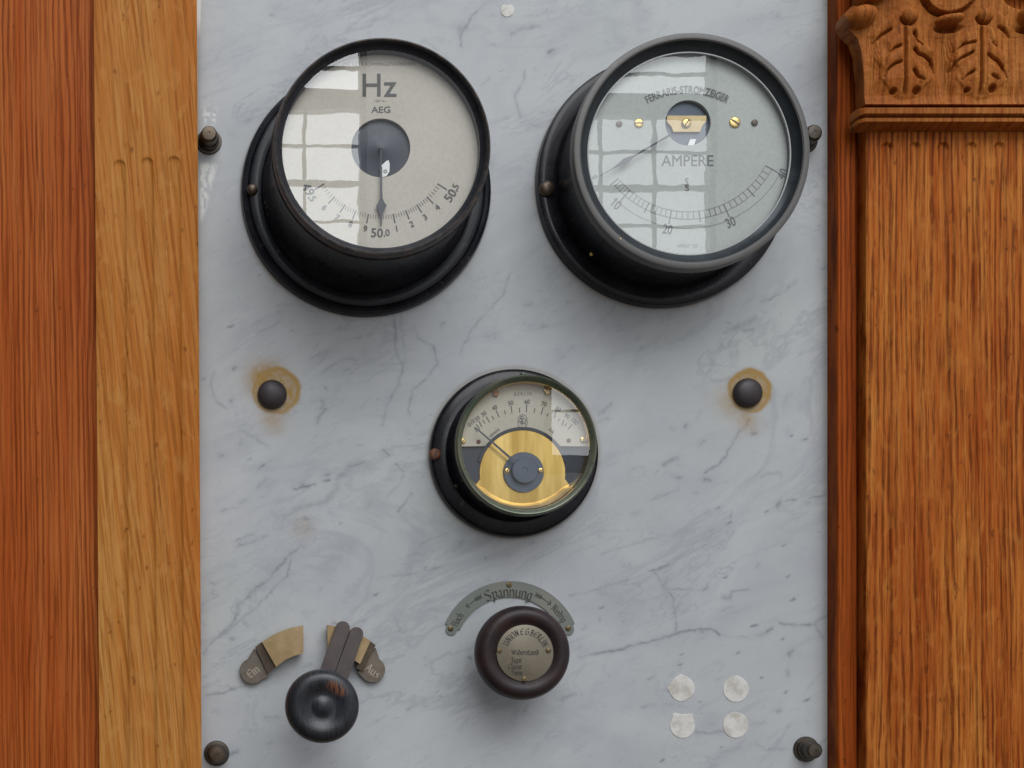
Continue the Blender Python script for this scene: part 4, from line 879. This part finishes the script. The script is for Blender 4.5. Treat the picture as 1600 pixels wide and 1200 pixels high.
# ================================================================== SPANNUNG PLATE
ph = .0014; pcx, pcy = 797, 1018.5
def ann(cx, cy, r0, r1, a0, a1, n): return circ(cx, cy, r1, a0, a1, n), circ(cx, cy, r0, a0, a1, n)
SP = thing('label_plate', 'arched metal plate lettered Spannung above the brown knob', 'plate', W(797, 924, 0))
mb = MB(); oo, ii = ann(pcx, pcy, 85.5, 110.5, -66.5, 66.5, 60); strip(oo, ii, 0, ph, mb)
for a in (-69.0, 69.0):
    t = (pcx + 98 * math.sin(R_(a)), pcy - 98 * math.cos(R_(a))); b = (pcx + 98 * math.sin(R_(a * .9)), pcy - 98 * math.cos(R_(a * .9)))
    dx, dy = t[0] - b[0], t[1] - b[1]; L = math.hypot(dx, dy); dx /= L; dy /= L; nx, ny = -dy, dx; R0 = 8.8
    q = [(b[0] + nx * R0, b[1] + ny * R0)] + [(t[0] + R0 * (nx * math.cos(s) + dx * math.sin(s)), t[1] + R0 * (ny * math.cos(s) + dy * math.sin(s))) for s in np.linspace(0, math.pi, 14)] + [(b[0] - nx * R0, b[1] - ny * R0)]
    prism(outline(q, ph), 0, ph - .00004, mb)
po = mb.build('plate', 'patina_nickel', SP)
tm = MB(); tm.lift = .0001
bl_arc(tm, 'Spannung', pcx, pcy, 94.5, -1.5, ph, 11.2, 1.06, .25); bl_arc(tm, 'Hoch', pcx, pcy, 97, -58.5, ph, 7.6, .95, .21); bl_arc(tm, 'Niedrig', pcx, pcy, 98, 52, ph, 7.4, .95, .21)
for sgn, a0 in ((-1, 28.5), (1, 25)):  # ornamental arrows
    def ap(a, r): return (pcx + r * math.sin(R_(sgn * a)), pcy - r * math.cos(R_(sgn * a)))
    line(tm, *ap(a0 + 4, 98), *ap(a0 + 15, 98), 1.0, ph); line(tm, *ap(a0 + 15.5, 98), *ap(a0 + 13, 102), 1.1, ph); line(tm, *ap(a0 + 15.5, 98), *ap(a0 + 13, 94), 1.1, ph)
    for u in (0, 1.8, 3.6, 5.4): line(tm, *ap(a0 + u, 98), *ap(a0 + u - 1.2, 101.5), 1.1, ph); line(tm, *ap(a0 + u, 98), *ap(a0 + u - 1.2, 94.5), 1.1, ph)
    line(tm, *ap(a0 - 1, 98), *ap(a0 + 5, 98), 1.6, ph)
tm.build('lettering', 'engraving', sub(po, SP))
for x, y, s_ in ((704.5, 982, 60), (796, 913.5, 80), (888.5, 981.5, 20)): screw('screw', x, y, 4.4, ph, .0012, 'screw_brass', SP, s_, .9)

# ---- brown knob
hk = H(.046); c = W(798, 1020, 0); k = F(hk)
KN = thing('control_knob', 'dark brown turned wooden knob with round metal nameplate', 'knob', c)
lathe([(15 * S, 0), (15 * S, hk - .030), (26 * S, hk - .027), (60 * k, hk - .024), (70 * k, hk - .020), (74.5 * k, hk - .0135), (74 * k, hk - .0080), (70 * k, hk - .0030), (64 * k, hk - .0004), (58 * k, hk), (52 * k, hk - .0012), (48 * k, hk - .0032), (46 * k, hk - .0040), (0, hk - .0040)], c, 96).build('grip', 'dark_wood_knob', KN, smooth=60)
hn = hk - .0026; cn = (820.5, 1020.5)
cw = W(cn[0], cn[1], hn); npo = lathe([(44.3 * F(hn), hn - .0014), (44.3 * F(hn), hn - .0003), (43.6 * F(hn), hn), (0, hn)], cw, 90).build('nameplate', 'nameplate', KN, smooth=40)
tm = MB(); tm.lift = .0001
bl_arc(tm, 'UNION.E.G.BERLIN', cn[0], cn[1], 33.8, 2, hn, 6.6, 1.06, .25)
bl_text(tm, 'Widerstand', 820.5, 1019, hn, 5.4, 1.15, 0, .24); bl_text(tm, 'Type', 806.5, 1031, hn, 5.4, 1.1, 0, .24); bl_text(tm, 'Classe', 805, 1041, hn, 5.4, 1.05, 0, .24); bl_text(tm, 'Form', 807.5, 1051, hn, 5.4, 1.0, 0, .24)
tm.build('lettering', 'engraving', sub(npo, KN))
for x, y, s_ in ((781, 1016.5, 80), (857.5, 1016.5, 10), (820, 1061, 50)): screw('screw', x, y, 4.1, hn, .0010, 'screw_brass', KN, s_, .9)

# ================================================================== ROTARY SWITCH
RS = thing('rotary_switch', 'rotary switch with black knob, twin brown lever fingers and two brass contacts', 'switch', W(491, 1099, 0))
def contact(top, side, tabc, tabr, hblk, words, wrot, wpos, lab, flip):
    mb = MB(); prism(outline(top, hblk), 0.0045, hblk, mb, 0)
    co_ = mb.build('contact_block', 'tan_metal', RS, label=lab)
    # stepped foot: sloping dark shoulder, then tab against the marble
    mb = MB(); ht = .0050
    prism(outline(side[:4], hblk * .62), 0.002, hblk * .62, mb); mb.build('contact_shoulder', 'dark_brass', sub(co_, RS))
    mb = MB(); a = side[4:6]; b0_, b1_ = a; cx, cy = tabc
    ang0 = math.atan2(b1_[1] - cy, b1_[0] - cx); ang1 = math.atan2(b0_[1] - cy, b0_[0] - cx)
    if flip:
        while ang1 > ang0: ang1 -= 2 * math.pi
    else:
        while ang1 < ang0: ang1 += 2 * math.pi
    pts = [b0_, b1_] + [(cx + tabr * math.cos(ang0 + (ang1 - ang0) * i / 20), cy + tabr * math.sin(ang0 + (ang1 - ang0) * i / 20)) for i in range(2, 19)]
    prism(outline(pts, ht), 0, ht, mb, .0003); tb = mb.build('contact_tab', 'tab_metal', sub(co_, RS)) 
    tm = MB(); tm.lift = .0001; bl_text(tm, words, wpos[0], wpos[1], ht, 8.8, 1.15, wrot, .2)
    tm.v = tm.v; tm.build('lettering', 'pale_engraving', sub(co_, RS))
top = [(409.5, 1003.4), (425, 993), (441, 985.5), (458, 980), (474, 977), (474, 1021), (460, 1024.5), (446, 1031), (431.4, 1042)]
contact(top, [(399, 1011), (409, 1003), (431, 1042), (418, 1053), (397, 1013), (420, 1057)], (394.5, 1048.5), 20, .0135, 'Ein', 38, (395, 1049), 'left brass contact lettered Ein', False)
top = [(511.5, 976.5), (530, 979.5), (548, 985), (565, 992.5), (579, 1001.6), (562.6, 1037.5), (550, 1029), (538, 1023), (525, 1019.5), (512.5, 1017.5)]
contact(top, [(579, 1002), (587, 1008), (567, 1050), (556, 1043), (587, 1012), (559, 1051)], (582, 1046.5), 20, .0135, 'Aus', -38, (583, 1048), 'right brass contact lettered Aus', True)
hl = .019; lev = MB()
def finger(e, r, b, w0, h):
    dx, dy = b[0] - e[0], b[1] - e[1]; L = math.hypot(dx, dy); dx /= L; dy /= L; nx, ny = -dy, dx
    q = [(b[0] + nx * w0, b[1] + ny * w0)] + [(e[0] + r * (nx * math.cos(s) - dx * math.sin(s)), e[1] + r * (ny * math.cos(s) - dy * math.sin(s))) for s in np.linspace(0, math.pi, 14)] + [(b[0] - nx * w0, b[1] - ny * w0)]
    return outline(q, h)
RSL = thing_lever = None
mb = MB(); prism(finger((535.8, 981.5), 11.0, (502, 1076), 11.4, hl), hl - .0035, hl, mb, .0004); mb.build('lever_finger', 'lever', RS)
mb = MB(); prism(finger((557, 990.5), 10.8, (523, 1086), 11.6, hl - .0006), hl - .0041, hl - .0006, mb, .0004); mb.build('lever_finger', 'lever', RS)
hq = H(.078); c = W(491, 1098, 0); k = F(hq)
lathe([(17 * S, 0), (17 * S, hl + .004), (12 * S, hl + .008), (12 * S, hq - .030)], c, 48).build('spindle', 'dark_brass', RS, smooth=30)
# knob grip gets its own origin so that the painted reflection sits on it
ko = lathe([(12 * S, hq - .032), (24 * k, hq - .030), (48 * k, hq - .024), (56.5 * k, hq - .017), (58.5 * k, hq - .011), (57.5 * k, hq - .0065), (54 * k, hq - .0030), (48 * k, hq - .0008), (41 * k, hq), (34 * k, hq - .0008), (27 * k, hq - .0030), (20 * k, hq - .0048), (15 * k, hq - .0044), (10 * k, hq - .0028), (5 * k, hq - .0020), (0, hq - .0018)], c, 96).build('knob', 'lacquer_reflection', RS, smooth=60)

# ================================================================== BOLTS
def corner_bolt(px, py, lab, hb=.021, tip='bolt'):
    c = W(px, py, 0); T = thing('corner_bolt', lab, 'bolt', c, 'bolts holding the marble panel')
    lathe(pl([(19.8, 0), (20, .0010), (19, .0022), (15, .0026)]), c, 48).build('washer', 'bolt', T, smooth=35)
    lathe(pl([(15.8, .0024), (16, .0060), (15, .0085), (13.4, .0095), (13.2, .0110)]), c, 40).build('nut', 'bolt', T, smooth=35)
    lathe(pl([(13, .0095), (12.9, hb - .004), (12.2, hb - .002), (10, hb - .0004), (5, hb), (2.4, hb), (2, hb - .0005), (0, hb - .0005)]), c, 40).build('cap', tip, T, smooth=35)
corner_bolt(326.5, 222, 'brass-tipped bolt by the honey oak, amid white residue, upper left of the marble', tip='dark_brass')
corner_bolt(338.5, 1177, 'bronze bolt at the bottom left corner of the marble below the switch', .016, 'dark_brass')
corner_bolt(1259, 1170.5, 'dark grey bolt at the bottom right corner of the marble near the moulding', .019)
corner_bolt(1257, 220, 'dark bolt half hidden behind the right rim of the ammeter')
for px, py, lab in ((425, 617, 'dark round plug with a wide rust ring, left side of the marble'), (1167, 614.5, 'dark round plug with a narrow rust ring, right side of the marble')):
    c = W(px, py, 0); mb = lathe(pl([(22.0, 0), (22.8, .0012), (22.9, .0024), (21.8, .0040), (19.5, .0055), (16, .0068), (10, .0080), (5, .0085), (0, .0087)]), c, 56)
    tag(mb.build('round_plug', 'plug', origin=c, smooth=60), lab, 'plug', 'round plugs in the marble')
